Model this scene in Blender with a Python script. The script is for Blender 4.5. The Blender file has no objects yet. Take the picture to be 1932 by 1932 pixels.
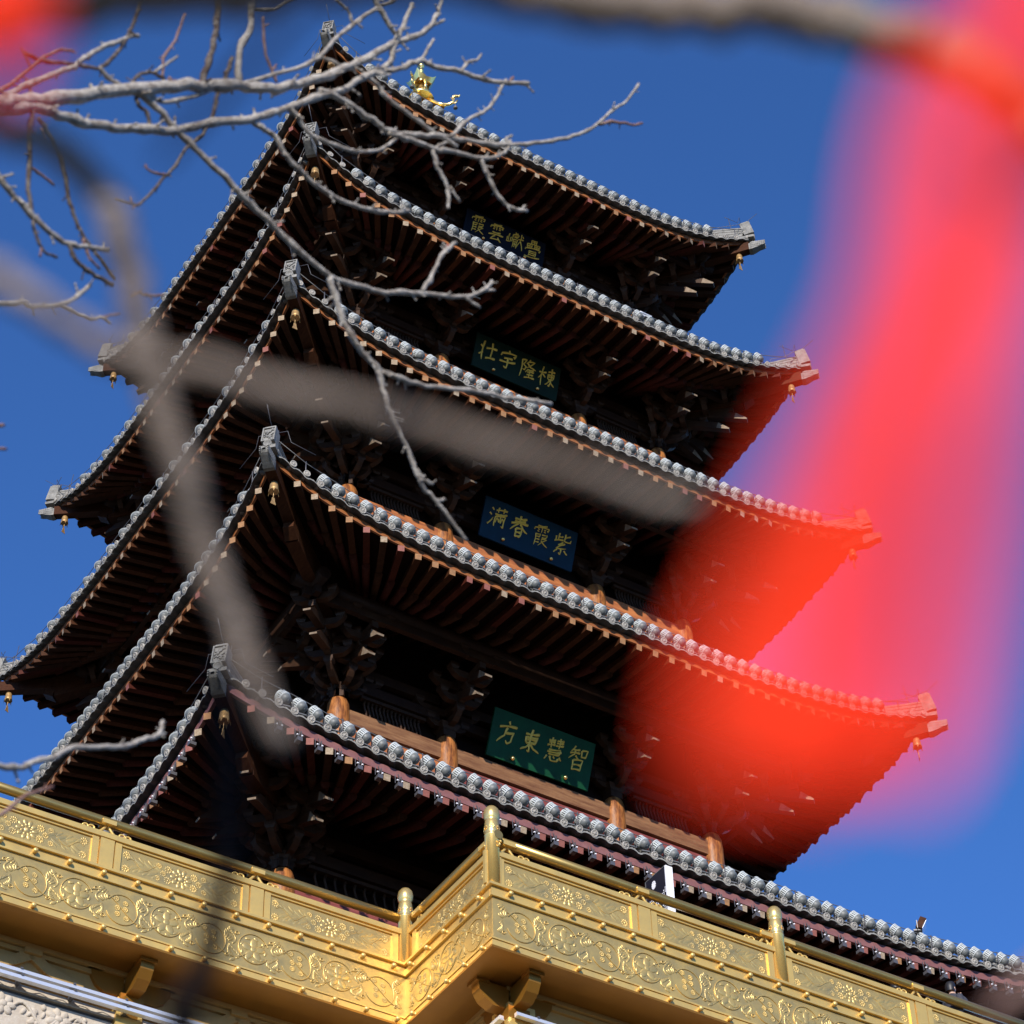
import bpy, math, random
from mathutils import Vector, Matrix, Euler
rnd = random.Random(7)
PI = math.pi
sc = bpy.context.scene
col = sc.collection

# ---------------------------------------------------------------- camera
F_PX = 4851.39                      # focal length in units of a 1932 px wide frame
PITCH, ROLL, YAW = math.radians(43.276), math.radians(-1.804), math.radians(2.813)
EYE = Vector((0.0, 0.0, 1.6))
def ray(px, py):
    """direction of a pixel (1932 px frame) with depth 1 along the view axis"""
    u, v = px - 966.0, py - 966.0
    c, s = math.cos(ROLL), math.sin(ROLL)
    u, v = c*u + s*v, -s*u + c*v
    dx, dy, dz = u/F_PX, 1.0, -v/F_PX
    c, s = math.cos(PITCH), math.sin(PITCH)
    dy, dz = c*dy - s*dz, s*dy + c*dz
    c, s = math.cos(YAW), math.sin(YAW)
    return Vector((c*dx + s*dy, -s*dx + c*dy, dz))
def at(px, py, d):
    return EYE + ray(px, py)*d
fwd = ray(966, 966).normalized()
right = (ray(967, 966) - ray(966, 966)).normalized()
up = (ray(966, 965) - ray(966, 966)).normalized()
cam = bpy.data.cameras.new("camera")
cam.sensor_width = 36.0
cam.lens = F_PX/1932.0*36.0
cam.clip_start, cam.clip_end = 0.05, 5000.0
cam.dof.use_dof = True
cam.dof.focus_distance = 66.0
cam.dof.aperture_fstop = 4.5
co = bpy.data.objects.new("camera", cam)
col.objects.link(co)
m = Matrix((right, up, -fwd)).transposed().to_4x4()
m.translation = EYE
co.matrix_world = m
sc.camera = co

# ---------------------------------------------------------------- place of the pagoda
ROT = math.radians(30.364)
SITE = Matrix.Translation((0, 60.0, 1.6)) @ Matrix.Rotation(ROT, 4, 'Z')

# ---------------------------------------------------------------- light
SUN_AZ, SUN_EL = math.radians(38.0), math.radians(20.5)
sl = Vector((-math.sin(SUN_AZ)*math.cos(SUN_EL), -math.cos(SUN_AZ)*math.cos(SUN_EL), math.sin(SUN_EL)))
SUND = Matrix.Rotation(ROT, 3, 'Z') @ sl
world = bpy.data.worlds.new("World")
sc.world = world
world.use_nodes = True
wn = world.node_tree
bg = wn.nodes['Background']
sky = wn.nodes.new('ShaderNodeTexSky')
sky.sky_type = 'NISHITA'
sky.sun_disc = False
sky.sun_elevation = SUN_EL
sky.sun_rotation = math.atan2(SUND.x, SUND.y)
sky.altitude = 3000.0
sky.air_density = 1.0
sky.dust_density = 0.0
sky.ozone_density = 10.0
wn.links.new(sky.outputs[0], bg.inputs[0])
bg.inputs[1].default_value = 0.135
sun = bpy.data.lights.new("sun", 'SUN')
sun.energy = 3.4
sun.angle = math.radians(0.5)
sun.color = (1.0, 0.93, 0.83)
so = bpy.data.objects.new("sun", sun)
so.rotation_euler = SUND.to_track_quat('Z', 'Y').to_euler()
so.location = (0, -20, 40)
col.objects.link(so)
sc.view_settings.view_transform = 'Standard'
sc.view_settings.look = 'None'
sc.view_settings.exposure = 0.87
sc.view_settings.gamma = 1.0
sc.cycles.use_denoising = True
sc.cycles.max_bounces = 8
sc.cycles.transparent_max_bounces = 16

# ---------------------------------------------------------------- materials
def mat(name, base, rough=0.6, metal=0.0, var=None, scale=4.0, stretch=(1, 1, 1), bump=0.0, bscale=30.0,
        spec=0.5, detail=6.0, lo=0.35, hi=0.65, coat=0.0, objvar=0.0):
    mt = bpy.data.materials.new(name)
    mt.use_nodes = True
    nt = mt.node_tree
    p = nt.nodes['Principled BSDF']
    p.inputs['Roughness'].default_value = rough
    p.inputs['Metallic'].default_value = metal
    p.inputs['Specular IOR Level'].default_value = spec
    p.inputs['Coat Weight'].default_value = coat
    p.inputs['Coat Roughness'].default_value = 0.25
    p.inputs['Base Color'].default_value = (*base, 1)
    tc = nt.nodes.new('ShaderNodeTexCoord')
    mp = nt.nodes.new('ShaderNodeMapping')
    mp.inputs['Scale'].default_value = stretch
    nt.links.new(tc.outputs['Object'], mp.inputs[0])
    outc = None
    if var is not None:
        n = nt.nodes.new('ShaderNodeTexNoise')
        n.inputs['Scale'].default_value = scale
        n.inputs['Detail'].default_value = detail
        n.inputs['Roughness'].default_value = 0.65
        nt.links.new(mp.outputs[0], n.inputs['Vector'])
        r = nt.nodes.new('ShaderNodeValToRGB')
        r.color_ramp.elements[0].position, r.color_ramp.elements[0].color = lo, (*base, 1)
        r.color_ramp.elements[1].position, r.color_ramp.elements[1].color = hi, (*var, 1)
        nt.links.new(n.outputs['Fac'], r.inputs[0])
        outc = r.outputs[0]
    if objvar > 0:
        oi = nt.nodes.new('ShaderNodeObjectInfo')
        mr = nt.nodes.new('ShaderNodeMapRange')
        mr.inputs[3].default_value, mr.inputs[4].default_value = 1 - objvar, 1 + objvar
        nt.links.new(oi.outputs['Random'], mr.inputs[0])
        hs = nt.nodes.new('ShaderNodeHueSaturation')
        hs.inputs['Color'].default_value = (*base, 1)
        nt.links.new(mr.outputs[0], hs.inputs['Value'])
        if outc: nt.links.new(outc, hs.inputs['Color'])
        outc = hs.outputs[0]
    if outc: nt.links.new(outc, p.inputs['Base Color'])
    if bump > 0:
        nb = nt.nodes.new('ShaderNodeTexNoise')
        nb.inputs['Scale'].default_value = bscale
        nb.inputs['Detail'].default_value = 5.0
        nt.links.new(mp.outputs[0], nb.inputs['Vector'])
        b = nt.nodes.new('ShaderNodeBump')
        b.inputs['Strength'].default_value = bump
        b.inputs['Distance'].default_value = 0.02
        nt.links.new(nb.outputs['Fac'], b.inputs['Height'])
        nt.links.new(b.outputs[0], p.inputs['Normal'])
    return mt
M = {}
M['tile'] = mat('grey_roof_tile', (0.12, 0.116, 0.105), 0.85, var=(0.28, 0.268, 0.24), scale=6, bump=0.6, bscale=40, lo=.3, hi=.7)
M['tile_end'] = mat('moulded_tile_end', (0.24, 0.222, 0.195), 0.85, var=(0.42, 0.39, 0.345), scale=5, bump=0.5, bscale=40, lo=.32, hi=.68)
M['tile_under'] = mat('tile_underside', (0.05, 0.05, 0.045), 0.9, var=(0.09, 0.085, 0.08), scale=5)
M['rafter_brown'] = mat('weathered_rafter', (0.036, 0.011, 0.004), 0.65, var=(0.062, 0.022, 0.008), scale=5, stretch=(3, .5, 3), bump=0.25, spec=0.12)
M['rafter_red'] = mat('red_brown_rafter', (0.045, 0.008, 0.004), 0.65, var=(0.07, 0.015, 0.008), scale=5, stretch=(3, .5, 3), bump=0.2, spec=0.15)
M['rafter_grey'] = mat('greyed_rafter', (0.028, 0.011, 0.005), 0.7, var=(0.052, 0.022, 0.011), scale=6, bump=0.25, spec=0.12)
M['end_grey'] = mat('bleached_end_grain', (0.36, 0.28, 0.195), 0.85, var=(0.22, 0.15, 0.09), scale=16, bump=0.3)
M['end_brown'] = mat('orange_end_grain', (0.34, 0.165, 0.062), 0.8, var=(0.22, 0.11, 0.05), scale=14, bump=0.3)
M['end_red'] = mat('red_painted_end', (0.26, 0.085, 0.062), 0.75, var=(0.19, 0.06, 0.045), scale=14)
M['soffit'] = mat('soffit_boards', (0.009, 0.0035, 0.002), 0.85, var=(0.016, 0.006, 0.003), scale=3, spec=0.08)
M['dark'] = mat('dark_timber', (0.018, 0.007, 0.004), 0.6, var=(0.032, 0.013, 0.006), scale=2.5, bump=0.15, spec=0.2)
M['bracket'] = mat('bracket_timber', (0.026, 0.011, 0.005), 0.55, var=(0.050, 0.022, 0.010), scale=3, bump=0.15, spec=0.25)
M['beak_end'] = mat('sunlit_beak_tip', (0.24, 0.18, 0.125), 0.8, var=(0.15, 0.10, 0.06), scale=8, bump=0.3)  # sunlight on the beak tips put into a paler colour
M['fascia'] = mat('fascia_timber', (0.30, 0.10, 0.024), 0.6, var=(0.19, 0.06, 0.016), scale=3, stretch=(1, 1, 3))
M['fascia_red'] = mat('maroon_fascia_paint', (0.22, 0.095, 0.088), 0.6, var=(0.17, 0.065, 0.062), scale=4)
M['column'] = mat('varnished_column', (0.40, 0.15, 0.04), 0.34, var=(0.11, 0.035, 0.015), scale=5.5, stretch=(1.6, 1.6, .30), coat=0.4, lo=0.42, hi=0.62, bump=0.15, bscale=14)
M['lintel'] = mat('varnished_lintel', (0.46, 0.16, 0.05), 0.42, var=(0.24, 0.075, 0.03), scale=2.4, stretch=(.5, 1, 3), coat=0.25, bump=0.12)
M['lintel_red'] = mat('maroon_lintel', (0.24, 0.060, 0.048), 0.5, var=(0.15, 0.032, 0.028), scale=3, stretch=(.4, 1, 5), coat=0.15)
M['lintel_grey'] = mat('weathered_lintel', (0.12, 0.048, 0.022), 0.6, var=(0.24, 0.12, 0.055), scale=3, stretch=(.4, 1, 3), bump=0.25, spec=0.3)
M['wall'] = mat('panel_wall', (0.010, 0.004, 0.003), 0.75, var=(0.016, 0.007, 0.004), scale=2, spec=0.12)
M['slat'] = mat('orange_window_slat', (0.52, 0.24, 0.10), 0.5, var=(0.36, 0.14, 0.06), scale=4)
M['gold'] = mat('brushed_gold', (0.86, 0.565, 0.155), 0.41, 0.57, var=(0.60, 0.42, 0.15), scale=1.3, bump=0.05, bscale=8, lo=0.32, hi=0.72)
M['gold_rail'] = mat('tarnished_gold_rail', (0.55, 0.36, 0.10), 0.33, 0.8, var=(0.42, 0.29, 0.10), scale=2.5, stretch=(.4, 1, 1))
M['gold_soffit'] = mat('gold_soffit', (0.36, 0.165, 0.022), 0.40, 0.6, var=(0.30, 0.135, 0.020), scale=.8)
M['gold_dull'] = mat('tarnished_embossed_gold', (0.70, 0.48, 0.150), 0.40, 0.62, var=(0.42, 0.32, 0.135), scale=1.7, bump=0.08, bscale=9, lo=0.34, hi=0.68)
M['beige_wall'] = mat('dull_gold_wall', (0.50, 0.31, 0.10), 0.5, 0.35, var=(0.42, 0.26, 0.09), scale=1.2)
M['gold_bright'] = mat('polished_gold', (1.0, 0.72, 0.26), 0.25, 0.9)
M['bronze'] = mat('aged_bronze_bell', (0.55, 0.34, 0.13), 0.45, 0.45, var=(0.34, 0.20, 0.08), scale=9)
M['lamp'] = mat('grey_lamp_housing', (0.095, 0.102, 0.10), 0.5, var=(0.15, 0.16, 0.157), scale=14)
M['lamp_white'] = mat('pale_lamp_fins', (0.45, 0.475, 0.47), 0.5)
M['lamp_dark'] = mat('lamp_bracket', (0.10, 0.10, 0.10), 0.5)
M['steel'] = mat('galvanised_steel', (0.10, 0.097, 0.105), 0.45, 0.3)
M['alu'] = mat('aluminium_profile', (0.66, 0.69, 0.74), 0.3, 0.5)
M['plaque_green'] = mat('green_board_paint', (0.004, 0.060, 0.022), 0.55, var=(0.003, 0.042, 0.016), scale=3, spec=0.2)
M['plaque_dgreen'] = mat('dark_green_board_paint', (0.007, 0.022, 0.012), 0.6, var=(0.005, 0.016, 0.010), scale=3, spec=0.15)
M['plaque_blue'] = mat('blue_board_paint', (0.002, 0.024, 0.050), 0.55, var=(0.002, 0.018, 0.040), scale=3, spec=0.2)
M['plaque_navy'] = mat('navy_board_paint', (0.003, 0.004, 0.012), 0.6, var=(0.002, 0.003, 0.009), scale=3, spec=0.15)
M['leaf_gold'] = mat('gilded_letter', (0.75, 0.50, 0.075), 0.4, 0.2)
M['board_black'] = mat('black_sign_face', (0.012, 0.012, 0.02), 0.35)
M['white'] = mat('white_sign_edge', (0.80, 0.79, 0.82), 0.45)
M['stone'] = mat('carved_limestone', (0.40, 0.335, 0.26), 0.85, var=(0.48, 0.42, 0.34), scale=6, bump=0.5, bscale=25)
M['stone_wall'] = mat('sandstone_wall', (0.50, 0.42, 0.32), 0.85, var=(0.58, 0.50, 0.40), scale=2, bump=0.4)
M['dark_stone'] = mat('dark_stone_strip', (0.07, 0.06, 0.055), 0.7, var=(0.10, 0.085, 0.08), scale=5)
M['ground'] = mat('paving_and_earth', (0.035, 0.038, 0.02), 0.9, var=(0.06, 0.055, 0.035), scale=0.15, bump=0.3, bscale=3)
M['bark'] = mat('grey_bark', (0.20, 0.165, 0.135), 0.85, var=(0.46, 0.42, 0.37), scale=26, bump=0.7, bscale=110, lo=0.36, hi=0.62, spec=0.2)
M['twig'] = mat('red_brown_twig', (0.15, 0.065, 0.05), 0.8, var=(0.30, 0.20, 0.17), scale=40, bump=0.5, bscale=160, spec=0.2)
M['bark_brown'] = mat('dark_brown_bark', (0.075, 0.052, 0.042), 0.85, var=(0.22, 0.19, 0.165), scale=34, bump=0.7, bscale=120, lo=0.42, hi=0.66, spec=0.2)
M['bark_near'] = mat('pale_bark', (0.19, 0.145, 0.115), 0.9, var=(0.29, 0.235, 0.195), scale=30, bump=0.5, bscale=140, spec=0.2)
M['bark_shaded'] = mat('shade_dark_bark', (0.008, 0.005, 0.005), 0.85, var=(0.016, 0.011, 0.010), scale=30, spec=0.1)  # shade on two near branches put into the bark colour
M['gold_post'] = mat('smooth_gold_post', (0.95, 0.64, 0.20), 0.27, 0.75, var=(0.82, 0.56, 0.20), scale=2, lo=0.3, hi=0.75)
M['skin'] = mat('skin', (0.50, 0.31, 0.22), 0.5)
M['hair'] = mat('black_hair', (0.012, 0.010, 0.009), 0.5)
M['cloth_dark'] = mat('dark_coat', (0.03, 0.03, 0.04), 0.8)
# red ribbon: thin cloth that lets part of the light through
mt = bpy.data.materials.new('thin_red_ribbon'); mt.use_nodes = True
nt = mt.node_tree; nt.nodes.clear()
out = nt.nodes.new('ShaderNodeOutputMaterial')
df = nt.nodes.new('ShaderNodeBsdfDiffuse'); df.inputs[0].default_value = (0.97, 0.055, 0.020, 1)
tl = nt.nodes.new('ShaderNodeBsdfTranslucent'); tl.inputs[0].default_value = (0.97, 0.09, 0.02, 1)
tp = nt.nodes.new('ShaderNodeBsdfTransparent')
m1 = nt.nodes.new('ShaderNodeMixShader'); m1.inputs[0].default_value = 0.15
m2 = nt.nodes.new('ShaderNodeMixShader'); m2.inputs[0].default_value = 0.42
wv = nt.nodes.new('ShaderNodeTexNoise'); wv.inputs['Scale'].default_value = 180
mr = nt.nodes.new('ShaderNodeMapRange'); mr.inputs[3].default_value = 0.36; mr.inputs[4].default_value = 0.54
nt.links.new(wv.outputs['Fac'], mr.inputs[0]); nt.links.new(mr.outputs[0], m2.inputs[0])
nt.links.new(df.outputs[0], m1.inputs[1]); nt.links.new(tl.outputs[0], m1.inputs[2])
nt.links.new(m1.outputs[0], m2.inputs[1]); nt.links.new(tp.outputs[0], m2.inputs[2])
nt.links.new(m2.outputs[0], out.inputs[0])
M['ribbon'] = mt
M['cord'] = mat('red_cord', (0.75, 0.06, 0.02), 0.7)

# ---------------------------------------------------------------- mesh helpers
class MB:
    def __init__(s): s.v, s.f, s.mi, s.sm = [], [], [], []
    def add(s, vs, fs, mi=0, smooth=False):
        o = len(s.v); s.v += [tuple(v) for v in vs]
        for f in fs: s.f.append([i + o for i in f]); s.mi.append(mi); s.sm.append(smooth)
    def box(s, c, d, R=None, mi=0):
        x, y, z = d[0]/2, d[1]/2, d[2]/2
        vs = [Vector((a*x, b*y, e*z)) for a in (-1, 1) for b in (-1, 1) for e in (-1, 1)]
        if R is not None: vs = [R @ v for v in vs]
        c = Vector(c)
        s.add([v + c for v in vs], [(0, 1, 3, 2), (4, 6, 7, 5), (0, 4, 5, 1), (2, 3, 7, 6), (0, 2, 6, 4), (1, 5, 7, 3)], mi)
    def bar(s, a, b, w, h, mi=0, upv=(0, 0, 1), w2=None, h2=None):
        a, b = Vector(a), Vector(b)
        d = (b - a).normalized(); x = d.cross(Vector(upv))
        if x.length < 1e-6: x = Vector((1, 0, 0))
        x.normalize(); z = x.cross(d)
        w2 = w if w2 is None else w2; h2 = h if h2 is None else h2
        vs = []
        for p, ww, hh in ((a, w, h), (b, w2, h2)):
            vs += [p - x*ww/2 - z*hh/2, p + x*ww/2 - z*hh/2, p + x*ww/2 + z*hh/2, p - x*ww/2 + z*hh/2]
        s.add(vs, [(3, 2, 1, 0), (4, 5, 6, 7), (0, 1, 5, 4), (1, 2, 6, 5), (2, 3, 7, 6), (3, 0, 4, 7)], mi)
    def tube(s, pts, rad, n=8, mi=0, cap=True, smooth=True):
        pts = [Vector(p) for p in pts]
        if not isinstance(rad, (list, tuple)): rad = [rad]*len(pts)
        rings = []; ref = None
        for i, p in enumerate(pts):
            t = (pts[min(i+1, len(pts)-1)] - pts[max(i-1, 0)])
            if t.length < 1e-9: t = Vector((0, 0, 1))
            t.normalize()
            if ref is None:
                ref = t.orthogonal().normalized()
            ref = (ref - t*ref.dot(t))
            if ref.length < 1e-6: ref = t.orthogonal()
            ref.normalize(); bn = t.cross(ref)
            rings.append([p + (ref*math.cos(2*PI*k/n) + bn*math.sin(2*PI*k/n))*rad[i] for k in range(n)])
        vs = [v for r in rings for v in r]; fs = []
        for i in range(len(pts)-1):
            for k in range(n):
                fs.append((i*n+k, i*n+(k+1) % n, (i+1)*n+(k+1) % n, (i+1)*n+k))
        s.add(vs, fs, mi, smooth)
        if cap:
            o = len(s.v) - len(vs)
            s.f.append([o+k for k in range(n)][::-1]); s.mi.append(mi); s.sm.append(False)
            e = o + (len(pts)-1)*n
            s.f.append([e+k for k in range(n)]); s.mi.append(mi); s.sm.append(False)
    def lathe(s, prof, n=16, mi=0, T=None, smooth=True):
        vs, fs = [], []
        for r, z in prof:
            for k in range(n):
                v = Vector((r*math.cos(2*PI*k/n), r*math.sin(2*PI*k/n), z))
                vs.append(T @ v if T is not None else v)
        for i in range(len(prof)-1):
            for k in range(n):
                fs.append((i*n+k, i*n+(k+1) % n, (i+1)*n+(k+1) % n, (i+1)*n+k))
        s.add(vs, fs, mi, smooth)
        o = len(s.v) - len(vs)
        s.f.append([o+k for k in range(n)][::-1]); s.mi.append(mi); s.sm.append(False)
        e = o + (len(prof)-1)*n
        s.f.append([e+k for k in range(n)]); s.mi.append(mi); s.sm.append(False)
    def grid(s, P, mi=0, smooth=True, flip=False):
        nu, nv = len(P), len(P[0]); vs = [p for r in P for p in r]; fs = []
        for i in range(nu-1):
            for j in range(nv-1):
                q = (i*nv+j, (i+1)*nv+j, (i+1)*nv+j+1, i*nv+j+1)
                fs.append(q[::-1] if flip else q)
        s.add(vs, fs, mi, smooth)
    def dome(s, cx, cz, rx, rz, h, rot=0.0, y=0.0, n=10, mi=0):
        """raised boss on a wall facing -Y, centred at x,z"""
        vs, fs = [], []
        h *= .62
        c, q = math.cos(rot), math.sin(rot)
        lv = ((1.0, 0.0), (0.86, 0.55), (0.5, 0.88))
        for rr, hh in lv:
            for k in range(n):
                a = -2*PI*k/n
                u, v = rx*rr*math.cos(a), rz*rr*math.sin(a)
                vs.append((cx + u*c - v*q, y - h*hh, cz + u*q + v*c))
        vs.append((cx, y - h, cz))
        for i in range(2):
            for k in range(n):
                fs.append((i*n+k, i*n+(k+1) % n, (i+1)*n+(k+1) % n, (i+1)*n+k)[::-1])
        for k in range(n): fs.append((2*n+k, 2*n+(k+1) % n, 3*n)[::-1])
        s.add(vs, fs, mi, True)
    def sweep(s, pts, prof, mi=0, smooth=False):
        """closed profile [(out, up)] swept along pts with frames (p, outdir)"""
        n = len(prof); vs, fs = [], []
        for p, o in pts:
            for a, b in prof: vs.append(Vector(p) + Vector(o)*a + Vector((0, 0, b)))
        for i in range(len(pts)-1):
            for k in range(n): fs.append((i*n+k, i*n+(k+1) % n, (i+1)*n+(k+1) % n, (i+1)*n+k))
        fs.append(tuple(range(n))[::-1]); e = (len(pts)-1)*n
        fs.append(tuple(e+k for k in range(n)))
        s.add(vs, fs, mi, smooth)
    def mesh(s, name, mats):
        me = bpy.data.meshes.new(name)
        me.from_pydata(s.v, [], s.f)
        for mm in (mats if isinstance(mats, (list, tuple)) else [mats]): me.materials.append(M[mm])
        me.polygons.foreach_set('material_index', s.mi)
        me.polygons.foreach_set('use_smooth', s.sm)
        me.update()
        return me
    def build(s, name, mats, parent=None, loc=None, rot=None):
        return place(name, s.mesh(name, mats), parent, loc, rot)
def place(name, me, parent=None, loc=None, rot=None):
    o = bpy.data.objects.new(name, me)
    col.objects.link(o)
    if parent is not None: o.parent = parent
    if loc is not None: o.location = loc
    if rot is not None: o.rotation_euler = rot
    return o
def tag(o, label=None, cat=None, group=None, kind=None):
    if label: o['label'] = label
    if cat: o['category'] = cat
    if group: o['group'] = group
    if kind: o['kind'] = kind
    return o
def empty(name, local=(0, 0, 0), rz=0.0):
    """an Empty standing at a point given in the pagoda's own axes"""
    e = bpy.data.objects.new(name, None)
    e.empty_display_size = 0.3
    col.objects.link(e)
    e.matrix_world = SITE @ Matrix.Translation(local) @ Matrix.Rotation(rz, 4, 'Z')
    return e
def catmull(P, k=4):
    P = [Vector(p) for p in P]; out = []
    for i in range(len(P)-1):
        p0, p1, p2, p3 = P[max(i-1, 0)], P[i], P[i+1], P[min(i+2, len(P)-1)]
        for j in range(k):
            t = j/k
            out.append(0.5*((2*p1) + (p2-p0)*t + (2*p0-5*p1+4*p2-p3)*t*t + (3*p1-p0-3*p2+p3)*t**3))
    out.append(P[-1]); return out

# ---------------------------------------------------------------- ground
g = MB()
g.add([(-2500, -2500, 0), (2500, -2500, 0), (2500, 2500, 0), (-2500, 2500, 0)], [(0, 1, 2, 3)])
tag(g.build('ground', 'ground'), kind='structure')

# ---------------------------------------------------------------- the pagoda
A_ = [11.914, 10.241, 9.574, 8.801, 8.020]
Z_ = [35.428, 44.147, 51.632, 58.733, 65.339]
LIFT = [0.623, 1.034, 0.931, 1.214, 1.268]
FL, PW = 0.0219, 4.5
W_ = [8.7, 5.9, 5.7, 5.5, 5.1]                     # column line of the storey below each roof
BAY = [3.3, 2.65, 2.6, 2.5, 2.4]                   # inner columns
CT = [34.12, 42.22, 50.10, 57.38, 64.0]             # column tops
ORD = ['lowest', 'second', 'third', 'fourth', 'topmost']
def fp(face, s, r, z):
    """face 0 front (-Y), 1 right (+X), 2 back, 3 left (-X)"""
    if face == 0: return Vector((s, -r, z))
    if face == 1: return Vector((r, s, z))
    if face == 2: return Vector((-s, r, z))
    return Vector((-r, -s, z))
FROT = [0, PI/2, PI, -PI/2]
def eave(k, u):
    au = abs(u)**PW
    return A_[k]*u*(1 + FL*au), A_[k]*(1 + FL*au), Z_[k] + LIFT[k]*au
def eave_s(k, s):
    """edge at lateral position s"""
    u = s/A_[k]
    for _ in range(6): u = s/(A_[k]*(1 + FL*abs(u)**PW))
    au = abs(u)**PW
    return A_[k]*(1 + FL*au), Z_[k] + LIFT[k]*au
pag = empty('pagoda')
tag(pag, 'five storey dark timber pagoda with upturned grey tiled eaves and a gold finial', 'pagoda')
NU = 41
US = [-1 + 2*i/(NU-1) for i in range(NU)]
rows = {}
fly, rnd_raft = [], []
for k in range(5):
    b = (W_[k+1] + 0.35) if k < 4 else 0.7
    zin = Z_[k] + (A_[k] - b)*(0.50 if k < 4 else 0.62)
    roof = MB()
    def rz(u, v): # roof surface height
        s, r, z = eave(k, u)
        zz = Z_[k] + LIFT[k]*abs(u)**PW*(1 - v)**1.5
        return zz + (zin - Z_[k])*(0.78*v + 0.22*v*v)
    # skin, four faces
    for fc in range(4):
        P = []
        for u in US:
            s, r, z = eave(k, u)
            P.append([fp(fc, s + (b*u - s)*v, r + (b - r)*v, rz(u, v)) for v in (0, .06, .14, .3, .5, .75, 1)])
        roof.grid(P, 0, True)
        # tile rows ending in round end tiles, scalloped drip tiles between them
        n = int(round(2*A_[k]/0.41)); st = 2*A_[k]*(1+FL)/n
        ss = [-A_[k]*(1+FL) + st*(i + .5) for i in range(n)]
        rows[(k, fc)] = ss
        if fc in (0, 3, 1):
            for s in ss:
                s += rnd.uniform(-.018, .018)
                r, z = eave_s(k, s)
                u = max(-1, min(1, s/r)); gone = rnd.random() < .035; jt = rnd.uniform(-.012, .012)
                pts = []
                vmax = 1.0 if abs(u) < b/A_[k] else 0.35
                for v in (0, .12, .4, 1.0):
                    vv = v*min(vmax, .5)
                    rr = r + (b - r)*vv
                    if rr < abs(s): break
                    pts.append(fp(fc, s, rr, rz(u, vv) + 0.045 + jt))
                if len(pts) < 2: pts = [fp(fc, s, r, z + .045), fp(fc, s*.97, r - .3, z + .12)]
                o = (pts[0] - pts[1]).normalized() + Vector((rnd.uniform(-.07, .07), rnd.uniform(-.07, .07), rnd.uniform(-.05, .05)))
                o.normalize()
                if gone: o = (pts[0] - pts[1]).normalized()*.1
                roof.tube([pts[0] + o*.10] + pts, 0.085, 8, 0, False)
                if gone: continue
                T = Matrix.Translation(pts[0] + o*.10) @ o.to_track_quat('Z', 'Y').to_matrix().to_4x4()
                roof.lathe([(0.093, -0.05), (0.093, 0.012), (0.074, 0.014), (0.070, 0.002), (0.035, 0.002), (0.03, 0.016), (0.001, 0.018)], 14, 2, T)
                for q in range(6):
                    a = q*PI/3
                    roof.box(T @ Vector((.05*math.cos(a), .05*math.sin(a), .008)), (.024, .024, .012), T.to_3x3(), 2)
            # drip tiles
            PT, PB, PI_ = [], [], []
            nn = n*8
            for i in range(nn+1):
                s = -A_[k]*(1+FL) + 2*A_[k]*(1+FL)*i/nn
                r, z = eave_s(k, s)
                ph = (i % 8)/8.0
                sag = 0.5 - 0.5*math.cos(2*PI*ph)           # 1 midway between rows
                zz = z + 0.02 - 0.085*sag + 0.012*math.sin(11*ph*PI)
                lip = 0.046 + 0.012*math.cos(6*PI*ph)
                PT.append(fp(fc, s, r + .07, zz)); PB.append(fp(fc, s, r + .075, zz - lip)); PI_.append(fp(fc, s*(1-.3/r), r - .30, z - 0.02 - .03*sag))
            roof.grid([PT, PB], 0, False)
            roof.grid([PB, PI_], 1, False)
            roof.grid([[p - Vector((0, 0, 0)) for p in PT], [fp(fc, 0, 0, 0)*0 + PI_[i] + Vector((0, 0, .12)) for i in range(nn+1)]], 0, False)
    ro = roof.build('roof', ['tile', 'tile_under', 'tile_end'], pag)
    # hip ridges with carved end tiles, corner beams with dragon heads, rods
    for fc in range(4):
        hr = MB()
        pts = []
        for v in (0.02, .1, .2, .35, .6, 1.0):
            s, r, z = eave(k, -1)
            pts.append(fp(fc, s + (-b - s)*v, r + (b - r)*v, rz(-1, v) + .22))
        dirv = (pts[0] - pts[2]); dh = Vector((dirv.x, dirv.y, 0)).normalized()
        sidev = Vector((-dh.y, dh.x, 0))
        for i in range(len(pts)-1):
            hr.bar(pts[i+1], pts[i], .30, .42)
            for h in (-.08, .04, .15):
                for sd in (-1, 1):
                    hr.bar(pts[i+1] + sidev*sd*.155 + Vector((0, 0, h)), pts[i] + sidev*sd*.155 + Vector((0, 0, h)), .02, .03)
        ridge = hr.build('hip_ridge', 'tile', ro)
        et = MB()
        p0 = pts[0] + dh*.20
        R3 = Matrix((sidev, dh, Vector((0, 0, 1)))).transposed()
        tilt = R3 @ Matrix.Rotation(math.radians(12), 3, 'X')
        pc = p0 + Vector((0, 0, .14))
        et.box(pc - dh*.08, (.34, .30, .60), tilt)
        et.box(pc + tilt @ Vector((0, -.06, .33)), (.28, .28, .08), tilt)
        rr2 = random.Random(5)
        for i in range(26):
            et.box(pc + tilt @ Vector((rr2.uniform(-.11, .11), .08, rr2.uniform(-.24, .24))), (rr2.uniform(.03, .07), .05, rr2.uniform(.02, .05)), tilt @ Matrix.Rotation(rr2.random()*3, 3, 'Y'))
        for sx in (-1, 1): et.box(pc + tilt @ Vector((sx*.155, .085, 0)), (.035, .06, .60), tilt)
        for zz in (-.285, .285): et.box(pc + tilt @ Vector((0, .085, zz)), (.34, .055, .035), tilt)
        # round cap below the end tile
        T = Matrix.Translation(p0 + dh*.14 + Vector((0, 0, -.22))) @ dh.to_track_quat('Z', 'Y').to_matrix().to_4x4()
        et.lathe([(.11, -.35), (.11, .03), (.085, .035), (.08, .02), (.001, .02)], 14, 0, T)
        et.box(p0 + dh*.0 + Vector((0, 0, -.33)), (.42, .3, .1), R3)
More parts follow.
